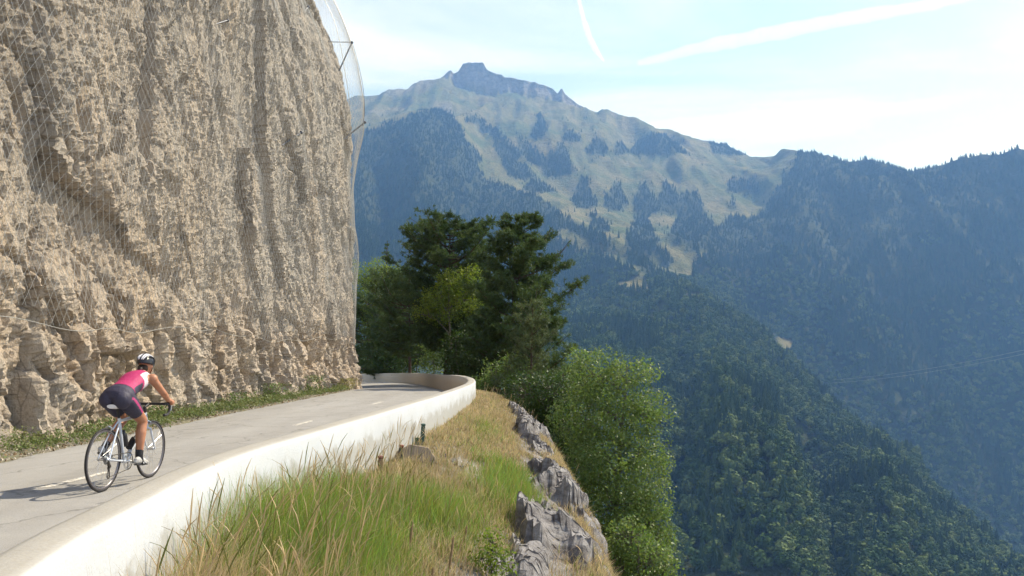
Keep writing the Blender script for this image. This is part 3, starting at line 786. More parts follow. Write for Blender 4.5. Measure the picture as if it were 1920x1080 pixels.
ROCKF = np.clip((np.exp(-((RT - 9.6) / 0.42) ** 2)[:, None] * (crag_h > 13)[None, :]) * 1.3, 0, 1)
ROCKF = np.maximum(ROCKF, (FPX_ < 850) * (RT[:, None] > 7) * 0.55 * sstep(-0.2, 0.4, pn(X / 130, Y / 300, 3)))
ROCKF = np.maximum(ROCKF, 0.9 * sstep(0.42, 0.62, fbm(X / 90, Y / 120, 9.1, 3)) * (RT[:, None] > 6.6))
def mat_terrain():
    t = NT('mountain_ground'); o = t.obj()
    n1 = t.noise(o, 0.006, 6, 0.6); n2 = t.noise(o, 0.05, 6, 0.7); n3 = t.noise(t.mapping(o, (1, 0.25, 0.3)), 0.02, 6, 0.65)
    mead = t.mix(t.ramp(n1, [(0.38, 0), (0.62, 1)]), (0.086, 0.112, 0.038), (0.195, 0.172, 0.080))
    mead = t.mix(t.ramp(n3, [(0.45, 0), (0.68, 0.7)]), mead, (0.062, 0.080, 0.028))
    mead = t.mix(t.ramp(n2, [(0.56, 0), (0.70, 0.6)]), mead, (0.045, 0.055, 0.022))
    n5 = t.noise(t.mapping(o, (1, 0.5, 0.5)), 0.16, 6, 0.75); mead = t.mix(t.ramp(n5, [(0.52, 0), (0.66, 0.75)]), mead, (0.035, 0.045, 0.020))
    rock = t.mix(t.ramp(n2, [(0.35, 0), (0.65, 1)]), (0.13, 0.12, 0.105), (0.27, 0.25, 0.22))
    flo = t.mix(n2, (0.030, 0.042, 0.018), (0.055, 0.068, 0.028))
    a = t.n('ShaderNodeAttribute', attribute_name='forest'); b = t.n('ShaderNodeAttribute', attribute_name='rock')
    c = t.mix(b.outputs['Fac'], mead, rock)
    c = t.mix(a.outputs['Fac'], c, flo)
    t.bsdf(c, 0.95, bump=n2, bstr=1.0, bdist=16.0, spec=0.1); return t.m
fsoft = FOR.astype(float)
fsoft[1:-1, 1:-1] = (fsoft[1:-1, 1:-1] * 2 + fsoft[:-2, 1:-1] + fsoft[2:, 1:-1] + fsoft[1:-1, :-2] + fsoft[1:-1, 2:]) / 6
me = np_mesh('mountain_terrain', FV.reshape(-1, 3), grid_faces(*X.shape), attrs={'forest': fsoft.ravel(), 'rock': ROCKF.ravel()})
terrain = link_mesh('mountain_terrain', me, mat_terrain())
tag(terrain, 'hazy mountain with a blocky summit crag above pastures and wooded slopes', 'mountain', kind='structure')

# --- far tree shapes (leaf-card crowns), instanced over the slopes
def cards(C, Nrm, size, aspect=1.0, rg=rng):
    """diamond leaf cards at centres C facing Nrm"""
    C = np.asarray(C, float); N = len(C)
    Nrm = Nrm / (np.linalg.norm(Nrm, axis=1)[:, None] + 1e-9)
    a = rg.normal(size=(N, 3)); U = np.cross(Nrm, a); U /= (np.linalg.norm(U, axis=1)[:, None] + 1e-9)
    W = np.cross(Nrm, U)
    s = (np.asarray(size) * np.ones(N))[:, None]
    V = np.stack([C - U * s * 0.5, C + W * s * 0.5 * aspect, C + U * s * 0.5, C - W * s * 0.5 * aspect], 1).reshape(-1, 3)
    F = np.arange(N * 4).reshape(N, 4)
    return V, F
def far_conifer(seed, h=1.0):
    rg = np.random.default_rng(seed)
    V = []; F = []; nv = 0
    tiers = 9
    for k in range(tiers):
        t = k / (tiers - 1)
        z0 = 0.10 + 0.80 * t; r = 0.17 * (1 - t) ** 0.85 + 0.012; dz = 0.17 - 0.05 * t
        m = 9
        off = rg.uniform(0, 6.28)
        V.append(np.array([[0, 0, z0 + dz]])); apex = nv; nv += 1
        an = off + np.arange(2 * m) * math.pi / m
        rr = r * np.where(np.arange(2 * m) % 2 == 0, rg.uniform(0.8, 1.25, 2 * m), rg.uniform(0.4, 0.65, 2 * m))
        zz = z0 - 0.03 * np.where(np.arange(2 * m) % 2 == 0, 1, -0.4) + rg.uniform(-.015, .015, 2 * m)
        V.append(np.stack([np.cos(an) * rr, np.sin(an) * rr, zz], 1))
        idx = nv + np.arange(2 * m); nv += 2 * m
        F.append(np.stack([np.full(2 * m, apex), idx, np.roll(idx, -1)], 1))
    V.append(np.array([[0.012, 0, 0], [-0.006, 0.011, 0], [-0.006, -0.011, 0], [0, 0, 0.5]])); F.append(np.array([[nv, nv + 1, nv + 3], [nv + 1, nv + 2, nv + 3], [nv + 2, nv, nv + 3]]))
    return np.concatenate(V), np.concatenate(F)
def far_broadleaf(seed):
    rg = np.random.default_rng(seed)
    nl = 7
    L = np.stack([rg.uniform(-.25, .25, nl), rg.uniform(-.25, .25, nl), rg.uniform(.38, .82, nl)], 1); r = rg.uniform(.14, .24, nl)
    C = []; N_ = []
    for i in range(nl):
        d = rg.normal(size=(75, 3)); d /= np.linalg.norm(d, axis=1)[:, None]
        C.append(L[i] + d * r[i] * rg.uniform(.75, 1.08, (75, 1))); N_.append(d + rg.normal(size=(75, 3)) * .45)
    V, F = cards(np.concatenate(C), np.concatenate(N_), rg.uniform(.08, .15, nl * 75), 0.8, rg)
    nv = len(V)
    V = np.vstack([V, [[0.02, 0, 0], [-0.01, 0.018, 0], [-0.01, -0.018, 0], [0, 0, 0.6]]])
    T = np.array([[nv, nv + 1, nv + 3], [nv + 1, nv + 2, nv + 3], [nv + 2, nv, nv + 3]])
    return V, (F, T)
def mat_leaf(name, c1, c2, c3, trans=0.35, tcol=None, objvar=True, rough=0.6):
    t = NT(name); o = t.obj()
    if objvar:
        oi = t.n('ShaderNodeObjectInfo'); fac = oi.outputs['Random']
    else:
        fac = t.noise(o, 0.8, 4, 0.6)
    c = t.ramp(fac, [(0.2 if not objvar else 0.0, c1), (0.5, c2), (0.8 if not objvar else 1.0, c3)])
    if not objvar:
        a = t.n('ShaderNodeAttribute', attribute_name='Col')
        c = t.mix(1.0, c, a.outputs['Color'], 'MULTIPLY')
    b = t.n('ShaderNodeBsdfPrincipled'); t.l(c, b.inputs['Base Color']); b.inputs['Roughness'].default_value = rough; b.inputs['Specular IOR Level'].default_value = 0.25 if trans else 0.02
    tr = t.n('ShaderNodeBsdfTranslucent'); hs = t.n('ShaderNodeHueSaturation', Saturation=1.15, Value=1.5); t.l(c, hs.inputs['Color']); t.l(hs.outputs[0], tr.inputs['Color'])
    if trans == 0:
        t.l(b.outputs[0], t.out.inputs['Surface']); return t.m
    mx = t.n('ShaderNodeMixShader'); mx.inputs[0].default_value = trans
    t.l(b.outputs[0], mx.inputs[1]); t.l(tr.outputs[0], mx.inputs[2]); t.l(mx.outputs[0], t.out.inputs['Surface'])
    return t.m
M_FCON = mat_leaf('far_spruce', (0.026, 0.046, 0.022), (0.038, 0.062, 0.026), (0.055, 0.080, 0.030), 0.0)
M_FBRO = mat_leaf('far_broadleaf', (0.045, 0.078, 0.026), (0.070, 0.108, 0.033), (0.125, 0.160, 0.050), 0.0)
proto_con = []; proto_bro = []
for k in range(3):
    V, F = far_conifer(100 + k); me = np_mesh('far_conifer_%d' % k, V, F, smooth=False); me.materials.append(M_FCON); proto_con.append(me)
    V, F = far_broadleaf(200 + k); me = np_mesh('far_broadleaf_%d' % k, V, list(F), smooth=False); me.materials.append(M_FBRO); proto_bro.append(me)

# --- scatter points on the wooded cells
P00 = FV[:-1, :-1]; P10 = FV[1:, :-1]; P01 = FV[:-1, 1:]; P11 = FV[1:, 1:]
area = np.linalg.norm(np.cross(P10 - P00, P01 - P00), axis=2) * 0.5 + np.linalg.norm(np.cross(P10 - P11, P01 - P11), axis=2) * 0.5
fc = FOR[:-1, :-1] & (PXg[:-1, :-1] > 630) & (PXg[:-1, :-1] < 1990) & (RT[:-1, None] > 0.8) & (RT[:-1, None] < 10.2)
fc &= ~((PXg[:-1, :-1] < 1020) & (FPY_[:-1, :-1] > 640)) & (FPY_[:-1, :-1] < 1250)
dist = RD[:-1, :-1]
dens = np.where(dist < 1300, 1 / 52., np.where(dist < 2000, 1 / 75., 1 / 105.))
# drop cells that face away from the camera behind crests
nrm = np.cross(P01 - P00, P10 - P00); nrm /= np.linalg.norm(nrm, axis=2)[:, :, None] + 1e-9
view = P00 - np.array([0, 0, CAM_Z]); view /= np.linalg.norm(view, axis=2)[:, :, None]
facing = -(nrm * view).sum(2) * np.sign(nrm[..., 2])
fc &= facing > -0.10
near_f = np.zeros(FOR.shape); near_f[:] = FOR
for _ in range(5):
    q = np.pad(near_f, 1, mode='edge'); near_f = (q[1:-1, 1:-1] + q[:-2, 1:-1] + q[2:, 1:-1] + q[1:-1, :-2] + q[1:-1, 2:]) / 5
edge_p = np.clip(near_f[:-1, :-1], 0, 1) * ~FOR[:-1, :-1] * 0.30
sparse = 0.030 * sstep(0.0, 0.5, fbm(X[:-1, :-1] / 140, Y[:-1, :-1] / 160, 6.2, 2)) * (RT[:-1, None] < 8.2) * ~FOR[:-1, :-1]
vis = (PXg[:-1, :-1] > 690) & (PXg[:-1, :-1] < 1560) & (RT[:-1, None] > 4) & (RT[:-1, None] < 9.0) & (facing > -0.1)
lam = np.where(fc, area * dens * (0.45 + 0.75 * sstep(-0.4, 0.2, fbm(X[:-1, :-1] / 70, Y[:-1, :-1] / 90, 3.9, 2))), np.where(vis, area * dens * (edge_p + sparse), 0))
cnt = rng.poisson(lam)
ii, jj = np.nonzero(cnt)
rep = np.repeat(np.arange(len(ii)), cnt[ii, jj]); ii = ii[rep]; jj = jj[rep]
a = rng.random((len(ii), 1)); b = rng.random((len(ii), 1))
TP = (P00[ii, jj] * (1 - a) + P10[ii, jj] * a) * (1 - b) + (P01[ii, jj] * (1 - a) + P11[ii, jj] * a) * b
TD = TP[:, 1]; tpx, tpy = project(TP)
bro = sstep(-0.15, 0.35, pn(TP[:, 0] / 110, TP[:, 1] / 140, 7.1) + np.interp(TP[:, 2], [-320, -100, 120, 420], [0.50, 0.34, 0.02, -0.7]) + 0.30 * ((tpx > 1120) & (tpx < 1560) & (tpy > 510) & (tpy < 730)))
isb = rng.random(len(TP)) < bro * 0.85
hgt = np.where(isb, rng.uniform(7, 18, len(TP)), rng.uniform(10, 28, len(TP))) * np.where(TD > 3000, 0.72, np.where(TD > 2200, 0.68, 1.0))
print('far trees', len(TP), 'broad', isb.sum())
hid = bpy.data.collections.new('forest_sources')     # kept out of the scene, only instanced
def forest(name, pts, h, wide, protos, label):
    objs = []
    c = bpy.data.collections.new(name + '_src')
    for m in protos:
        o = bpy.data.objects.new(m.name, m); c.objects.link(o); objs.append(o)
    N = len(pts)
    me = bpy.data.meshes.new(name); me.vertices.add(N); me.vertices.foreach_set('co', np.asarray(pts, np.float32).ravel())
    for nm, v in (('h', h), ('w', wide), ('rz', rng.uniform(0, 6.28, N))):
        at_ = me.attributes.new(nm, 'FLOAT', 'POINT'); at_.data.foreach_set('value', np.asarray(v, np.float32))
    at_ = me.attributes.new('pick', 'INT', 'POINT'); at_.data.foreach_set('value', rng.integers(0, len(protos), N).astype(np.int32))
    ob = bpy.data.objects.new(name, me); COL.objects.link(ob)
    g = bpy.data.node_groups.new(name, 'GeometryNodeTree')
    g.interface.new_socket('Geometry', in_out='INPUT', socket_type='NodeSocketGeometry'); g.interface.new_socket('Geometry', in_out='OUTPUT', socket_type='NodeSocketGeometry')
    gi = g.nodes.new('NodeGroupInput'); go = g.nodes.new('NodeGroupOutput')
    ip = g.nodes.new('GeometryNodeInstanceOnPoints'); ci = g.nodes.new('GeometryNodeCollectionInfo')
    ci.inputs['Collection'].default_value = c; ci.inputs['Separate Children'].default_value = True; ci.inputs['Reset Children'].default_value = True
    def attr(nm, typ='FLOAT'):
        q = g.nodes.new('GeometryNodeInputNamedAttribute'); q.data_type = typ; q.inputs['Name'].default_value = nm; return q.outputs['Attribute']
    cs = g.nodes.new('ShaderNodeCombineXYZ'); w = attr('w'); g.links.new(w, cs.inputs[0]); g.links.new(w, cs.inputs[1]); g.links.new(attr('h'), cs.inputs[2])
    cr = g.nodes.new('ShaderNodeCombineXYZ'); g.links.new(attr('rz'), cr.inputs[2])
    g.links.new(gi.outputs[0], ip.inputs['Points']); g.links.new(ci.outputs[0], ip.inputs['Instance']); ip.inputs['Pick Instance'].default_value = True
    g.links.new(attr('pick', 'INT'), ip.inputs['Instance Index']); g.links.new(cs.outputs[0], ip.inputs['Scale'])
    try:
        e2r = g.nodes.new('FunctionNodeEulerToRotation'); g.links.new(cr.outputs[0], e2r.inputs[0]); g.links.new(e2r.outputs[0], ip.inputs['Rotation'])
    except Exception: g.links.new(cr.outputs[0], ip.inputs['Rotation'])
    g.links.new(ip.outputs[0], go.inputs[0])
    md = ob.modifiers.new('scatter', 'NODES'); md.node_group = g
    tag(ob, label, 'forest', kind='stuff')
    return ob
sel = ~isb
forest('spruce_forest', TP[sel] - [0, 0, .6], hgt[sel], hgt[sel] * rng.uniform(.85, 1.35, sel.sum()), proto_con, 'dark spruce forest covering the far mountain slopes')
forest('broadleaf_wood', TP[isb] - [0, 0, .8], hgt[isb], hgt[isb] * rng.uniform(.95, 1.4, isb.sum()), proto_bro, 'lighter broadleaf woodland on the lower slopes and in the gully')

# ------------------------------------------------------------------ haze: one closed box of air round everything
def build_haze(dens):
    t = NT('valley_haze')
    v = t.n('ShaderNodeVolumePrincipled', Density=dens, Anisotropy=0.25)
    v.inputs['Color'].default_value = (0.19, 0.42, 1.0, 1)
    v.inputs['Absorption Color'].default_value = (1, 1, 1, 1)
    t.l(v.outputs[0], t.out.inputs['Volume'])
    b = MB(); zlo = float(FV[..., 2].min()) - 160
    b.box(((6200 - 3400) / 2, 3100, (1720 + zlo) / 2), (9600, 7000, 1720 - zlo))
    o = b.build('haze', t.m, None, smooth=False)
    tag(o, 'thin blue summer haze filling the valley air', 'haze', kind='stuff')
    return o
haze = build_haze(1.5e-4)
# ================================================================== rockfall net on the cliff
def box_blur(A, r, ax):
    k = np.hanning(2 * r + 3)[1:-1]; k /= k.sum()
    return np.apply_along_axis(lambda v: np.convolve(np.pad(v, r, mode='edge'), k, 'valid'), ax, A)
# smoothed outer hull of the cliff on a coarse raster
cs_s = np.arange(cl_s[0], cl_s[-1], 0.3); cs_z = np.arange(0, 23, 0.3)
Sg_, Zg_ = np.meshgrid(cs_s, cs_z, indexing='ij')
Dg = cliff_disp(Sg_, Zg_) + lean(Zg_)
# grey dilation then blur: the net hangs over the high points
Dm = Dg.copy()
for _ in range(3):
    Q = np.pad(Dm, 1, mode='edge'); Dm = np.maximum.reduce([Q[1:-1, 1:-1], Q[:-2, 1:-1], Q[2:, 1:-1], Q[1:-1, :-2], Q[1:-1, 2:]])
Dn = box_blur(box_blur(0.7 * Dg + 0.3 * Dm, 2, 0), 2, 1) + 0.07
S_COR = float(np.interp(36.0, cl_base[:600 + len(cl_base), 1], cl_s))
def net_off(s, z):
    tent = np.exp(-((s - S_COR - 0.6) / 2.2) ** 2)
    zz = np.interp(z, [2.0, 4.0, 6.2, 9, 12.5, 16.2, 19, 23], [0.10, 0.30, 0.42, 0.40, 0.70, 0.95, 0.95, 0.9])
    return tent * zz
def net_point(s, z):
    fi = np.clip((s - cs_s[0]) / 0.3, 0, len(cs_s) - 1.001); fj = np.clip((z - cs_z[0]) / 0.3, 0, len(cs_z) - 1.001)
    i = fi.astype(int); j = fj.astype(int); a = fi - i; b = fj - j
    d = (Dn[i, j] * (1 - a) + Dn[i + 1, j] * a) * (1 - b) + (Dn[i, j + 1] * (1 - a) + Dn[i + 1, j + 1] * a) * b
    d = d + net_off(s, z) + 0.03 * np.sin(z * 1.7 + s)
    bx_ = np.interp(s, cl_s, cl_base[:, 0]); by_ = np.interp(s, cl_s, cl_base[:, 1]); nx = np.interp(s, cl_s, Nc[:, 0]); ny = np.interp(s, cl_s, Nc[:, 1])
    return np.stack([bx_ + nx * d, by_ + ny * d, z], -1)
def net_bottom(s): return 2.06 + 0.10 * np.sin(s * 0.55 + 1) + 0.05 * np.sin(s * 2.1)
def wires(slope, spacing, rad, s_lo, s_hi, ztop=21.5):
    Vs = []; Fs = []; nv = 0
    ds = spacing * math.sqrt(1 + slope ** 2) / abs(slope)
    zs = np.arange(0, ztop - 2.0, 0.3)
    for s0 in np.arange(s_lo - 16, s_hi + 16, ds):
        z = 2.0 + zs; s = s0 + zs / slope + 0.02 * np.sin(zs * 2 + s0)
        ok = (s > s_lo) & (s < s_hi) & (z >= net_bottom(s))
        if ok.sum() < 3: continue
        P = net_point(s[ok], z[ok])
        T = np.gradient(P, axis=0); T /= np.linalg.norm(T, axis=1)[:, None]
        U = np.cross(T, [1.0, 0.15, 0.1]); U /= np.linalg.norm(U, axis=1)[:, None]; W = np.cross(T, U)
        m = len(P)
        ring = np.stack([P + rad * (U * math.cos(a) + W * math.sin(a)) for a in (0, 2.094, 4.189)], 1)
        Vs.append(ring.reshape(-1, 3))
        b = (np.arange(m - 1) * 3)[:, None] + nv
        for k in range(3):
            k2 = (k + 1) % 3
            Fs.append(np.concatenate([b + k, b + k2, b + 3 + k2, b + 3 + k], 1))
        nv += m * 3
    return np.concatenate(Vs), np.concatenate(Fs)
M_WIRE = simple('galvanised_wire', (0.60, 0.60, 0.58), 0.55, 0.1, 0.1, 20)
M_CABLE = simple('steel_cable', (0.40, 0.39, 0.36), 0.5, 0.5, 0.1, 20)
M_STRUT = simple('dark_steel_strut', (0.10, 0.105, 0.12), 0.55, 0.4, 0.15, 20)
net = empty('rockfall_net', (-8.0, 20, 2.0))
tag(net, 'grey wire mesh rockfall net draped over the upper cliff', 'net')
def netpart(name, me, mat):
    o = link_mesh(name, me, mat, net); o.matrix_parent_inverse = Matrix.Translation((8.0, -20, -2.0)); return o
s_lo, s_hi = float(np.interp(7.0, cl_base[:, 1], cl_s)), S_COR + 3.4
V1, F1 = wires(-1.7, 0.145, 0.0044, s_lo, s_hi); V2, F2 = wires(1.7, 0.25, 0.0026, s_lo, s_hi)
o = netpart('wire_mesh', np_mesh('wire_mesh', np.vstack([V1, V2]), np.vstack([F1, F2 + len(V1)])), M_WIRE); o['kind'] = 'stuff'
def net_cable(s, z, r, name='edge_cable', mat=M_CABLE, lift=0.02):
    P = net_point(np.asarray(s, float), np.asarray(z, float)); P[:, 0] += lift
    b = MB(); b.tube(P, r, 6); return netpart(name, b.mesh(name), mat)
ss = np.arange(s_lo, s_hi, 0.25); net_cable(ss, net_bottom(ss), 0.0065)
zz = np.arange(2.05, 21.5, 0.3); net_cable(np.full(len(zz), S_COR + 0.9), zz, 0.014)
zz = np.arange(2.05, 21.5, 0.3); net_cable(np.full(len(zz), S_COR - 1.2), zz, 0.011)
# struts that hold the net off the rock: rock foot -> net
def rock_point(s, z, d=0.0):
    dd = float((cliff_disp(np.array([s]), np.array([z])) + lean(np.array([z])))[0]) + d
    return Vector((np.interp(s, cl_s, cl_base[:, 0]) + np.interp(s, cl_s, Nc[:, 0]) * dd, np.interp(s, cl_s, cl_base[:, 1]) + np.interp(s, cl_s, Nc[:, 1]) * dd, z))
def strut(s0, z0, s1, z1, r=0.035, out=0.05, name='strut'):
    a = rock_point(s0, z0, -0.1); p = net_point(np.array([s1]), np.array([z1]))[0]; p = Vector(p) + Vector((out, 0, 0))
    b = MB(); b.tube([a, p], r, 8); b.ball(p, r * 2.0, 8, 5); netpart(name, b.mesh(name), M_STRUT)
strut(S_COR + 0.2, 14.4, S_COR + 0.7, 16.2); strut(S_COR + 0.2, 16.0, S_COR + 0.72, 16.22, 0.02)
strut(S_COR + 0.0, 11.2, S_COR + 0.8, 12.4); strut(S_COR - 9.0, 8.6, S_COR - 8.0, 9.4, 0.03, 0.05); strut(S_COR - 4.6, 15.2, S_COR - 3.9, 15.9, 0.03, 0.05); strut(S_COR - 14.5, 10.6, S_COR - 13.7, 11.1, 0.025, 0.05)
net_cable(np.linspace(S_COR + 0.7, S_COR + 0.1, 8), np.linspace(16.2, 12.0, 8), 0.012, 'stay_cable', M_STRUT, 0.06)

# ================================================================== near trees
M_BARK = None
def mat_bark(name, c1, c2):
    t = NT(name); o = t.obj(); nz = t.noise(t.mapping(o, (1, 1, 0.25)), 14, 6, 0.7)
    t.bsdf(t.mix(t.ramp(nz, [(0.35, 0), (0.65, 1)]), c1, c2), 0.95, bump=nz, bstr=0.8, bdist=0.03, spec=0.1); return t.m
M_BARKP = mat_bark('pine_bark', (0.05, 0.038, 0.030), (0.11, 0.080, 0.058)); M_BARKD = mat_bark('grey_bark', (0.085, 0.075, 0.062), (0.19, 0.17, 0.14))
M_NEEDLE = mat_leaf('pine_needles', (0.036, 0.062, 0.025), (0.060, 0.095, 0.034), (0.098, 0.135, 0.046), 0.25, objvar=False)
M_NEEDLE_G = mat_leaf('young_pine_needles', (0.070, 0.095, 0.045), (0.095, 0.125, 0.058), (0.125, 0.150, 0.070), 0.25, objvar=False)
M_LEAF = mat_leaf('green_leaves', (0.085, 0.130, 0.040), (0.125, 0.182, 0.058), (0.185, 0.238, 0.085), 0.42, objvar=False, rough=0.45)
M_LEAFY = mat_leaf('yellow_green_leaves', (0.10, 0.15, 0.03), (0.145, 0.20, 0.04), (0.205, 0.245, 0.05), 0.42, objvar=False, rough=0.5)
M_LEAFD = mat_leaf('dark_leaves', (0.032, 0.062, 0.018), (0.045, 0.080, 0.022), (0.065, 0.105, 0.028), 0.3, objvar=False, rough=0.5)

def needles(C, Dr, rg, n=11, ln=0.19, wd=0.034):
    """bunches of needle triangles at tuft centres C pointing along Dr"""
    N = len(C); C = np.repeat(C, n, 0); Dv = np.repeat(Dr, n, 0)
    d = Dv * 0.75 + rg.normal(size=Dv.shape) * 0.62; d /= np.linalg.norm(d, axis=1)[:, None]
    a = rg.normal(size=d.shape); U = np.cross(d, a); U /= np.linalg.norm(U, axis=1)[:, None]
    L = ln * rg.uniform(.65, 1.25, (N * n, 1)); b = C - d * L * .15
    V = np.stack([b - U * wd * .5, b + d * L * .55 + U * wd * .5, b + d * L], 1).reshape(-1, 3)
    return V, np.arange(len(V)).reshape(-1, 3)
def finish_tree(root, trunk_mb, limb_mb, V, F, leafmat, bark, rg, jitter=0.25, per=3):
    if limb_mb is not None: trunk_mb.add(limb_mb.v, limb_mb.f)
    trunk_mb.build('trunk', bark, root)
    k = len(V) // per
    br = np.repeat(1 + rg.uniform(-jitter, jitter, k), per)
    col = np.stack([br * np.repeat(rg.uniform(.9, 1.15, k), per), br, br * np.repeat(rg.uniform(.8, 1.05, k), per)], 1)
    link_mesh('crown', np_mesh('crown', V, F, smooth=False, col=col), leafmat, root)
def pine_tree(loc, H, spread, seed, label, start=0.2, profile=None, nwh=None, leafmat=None, dens=1.0, dome=0.0, bias=(0, 0), needle=0.23, wd=0.042, name='pine_tree', trunk_r=None, up=0.35, gap=0.12):
    rg = np.random.default_rng(seed); rn = random.Random(seed)
    root = empty(name, loc); tag(root, label, 'tree', 'trees behind the road bend')
    tr = trunk_r or 0.017 * H
    tp = [Vector((0.05 * H * 0.3 * math.sin(t * 2.2 + seed), 0.04 * H * 0.3 * math.cos(t * 2.7 + seed) - 0.04 * H * .3 * math.cos(seed), t * H)) for t in np.linspace(0, 1, 12)]
    def tpos(t):
        f = t * 11; i = min(int(f), 10); return tp[i].lerp(tp[i + 1], f - i)
    tm = MB(); tm.tube([Vector((tp[0].x, tp[0].y, -1.0))] + tp, [tr * 1.25] + [tr * (1 - 0.93 * t) for t in np.linspace(0, 1, 12)], 9)
    lm = MB(); C = []; Dr = []
    nwh = nwh or int(H * (1 - start) / 0.42)
    prof = profile or (lambda t: (1 - t) ** 0.75 * (0.55 + 0.45 * min(1, t * 6)) + 0.04)
    for w in range(nwh):
        t = (w + rn.uniform(-.25, .25)) / nwh; t = min(max(t, 0), 0.985)
        hz = start + (1 - start) * t
        base = tpos(hz)
        m = rn.choice((3, 4, 4, 5))
        a0 = rn.uniform(0, 6.28)
        for b in range(m):
            if rn.random() < gap: continue
            an = a0 + 6.283 * b / m + rn.uniform(-.4, .4)
            dirv = Vector((math.cos(an), math.sin(an), 0))
            L = spread * prof(t) * rn.uniform(.55, 1.12) * (1 + bias[0] * dirv.x + bias[1] * dirv.y)
            if L < 0.12: L = 0.12
            el = -0.12 + up * t * 1.9 + rn.uniform(-.12, .15)
            pts = []
            for q in np.linspace(0, 1, 7):
                z = L * (el * q + (0.20 + 0.1 * rn.random()) * q * q) - (0.05 * L * math.sin(q * 3.1))
                pts.append(base + dirv * (L * q) + Vector((0, 0, z)) + Vector((rn.uniform(-1, 1), rn.uniform(-1, 1), 0)) * 0.03 * L * q)
            lm.tube(pts, [max(0.006, 0.016 * L * (1 - .85 * q) + 0.004) for q in np.linspace(0, 1, 7)], 5, cap=False)
            side = Vector((-dirv.y, dirv.x, 0))
            nt = max(5, int(L * 30 * dens))
            # needle clumps: three or four flattened pads along the outer part of the branch
            pads = [(rn.uniform(.35, 1.0), rn.uniform(-.22, .22) * L * .6, rn.uniform(.55, 1.1)) for _ in range(max(2, int(L * 2.2)))]
            for k in range(nt):
                q0, so, sc_ = pads[k % len(pads)]
                q = min(1.02, max(.12, q0 + rn.gauss(0, .07))); f = q * 6; i = min(int(f), 5); p = pts[i].lerp(pts[i + 1], min(f - i, 1.1))
                w_ = (0.17 + 0.11 * L) * sc_ * (1.15 - .5 * q) * min(1.0, .45 + spread / 4)
                C.append(p + side * (so * q + rn.gauss(0, .75 * w_)) + dirv * rn.gauss(0, .5 * w_) + Vector((0, 0, abs(rn.gauss(0, .55 * w_)) - .06)))
                Dr.append((dirv * rn.uniform(0, 1) + side * rn.uniform(-.8, .8) + Vector((0, 0, rn.uniform(.1, 1.1)))).normalized())
            C.append(pts[-1]); Dr.append((dirv + Vector((0, 0, .6))).normalized())
    C.append(tp[-1]); Dr.append(Vector((0, 0, 1)))
    V, F = needles(np.array([tuple(c) for c in C]), np.array([tuple(c) for c in Dr]), rg, 12, needle, wd)
    finish_tree(root, tm, lm, V, F, leafmat or M_NEEDLE, M_BARKP, rg, 0.3, 3)
    return root
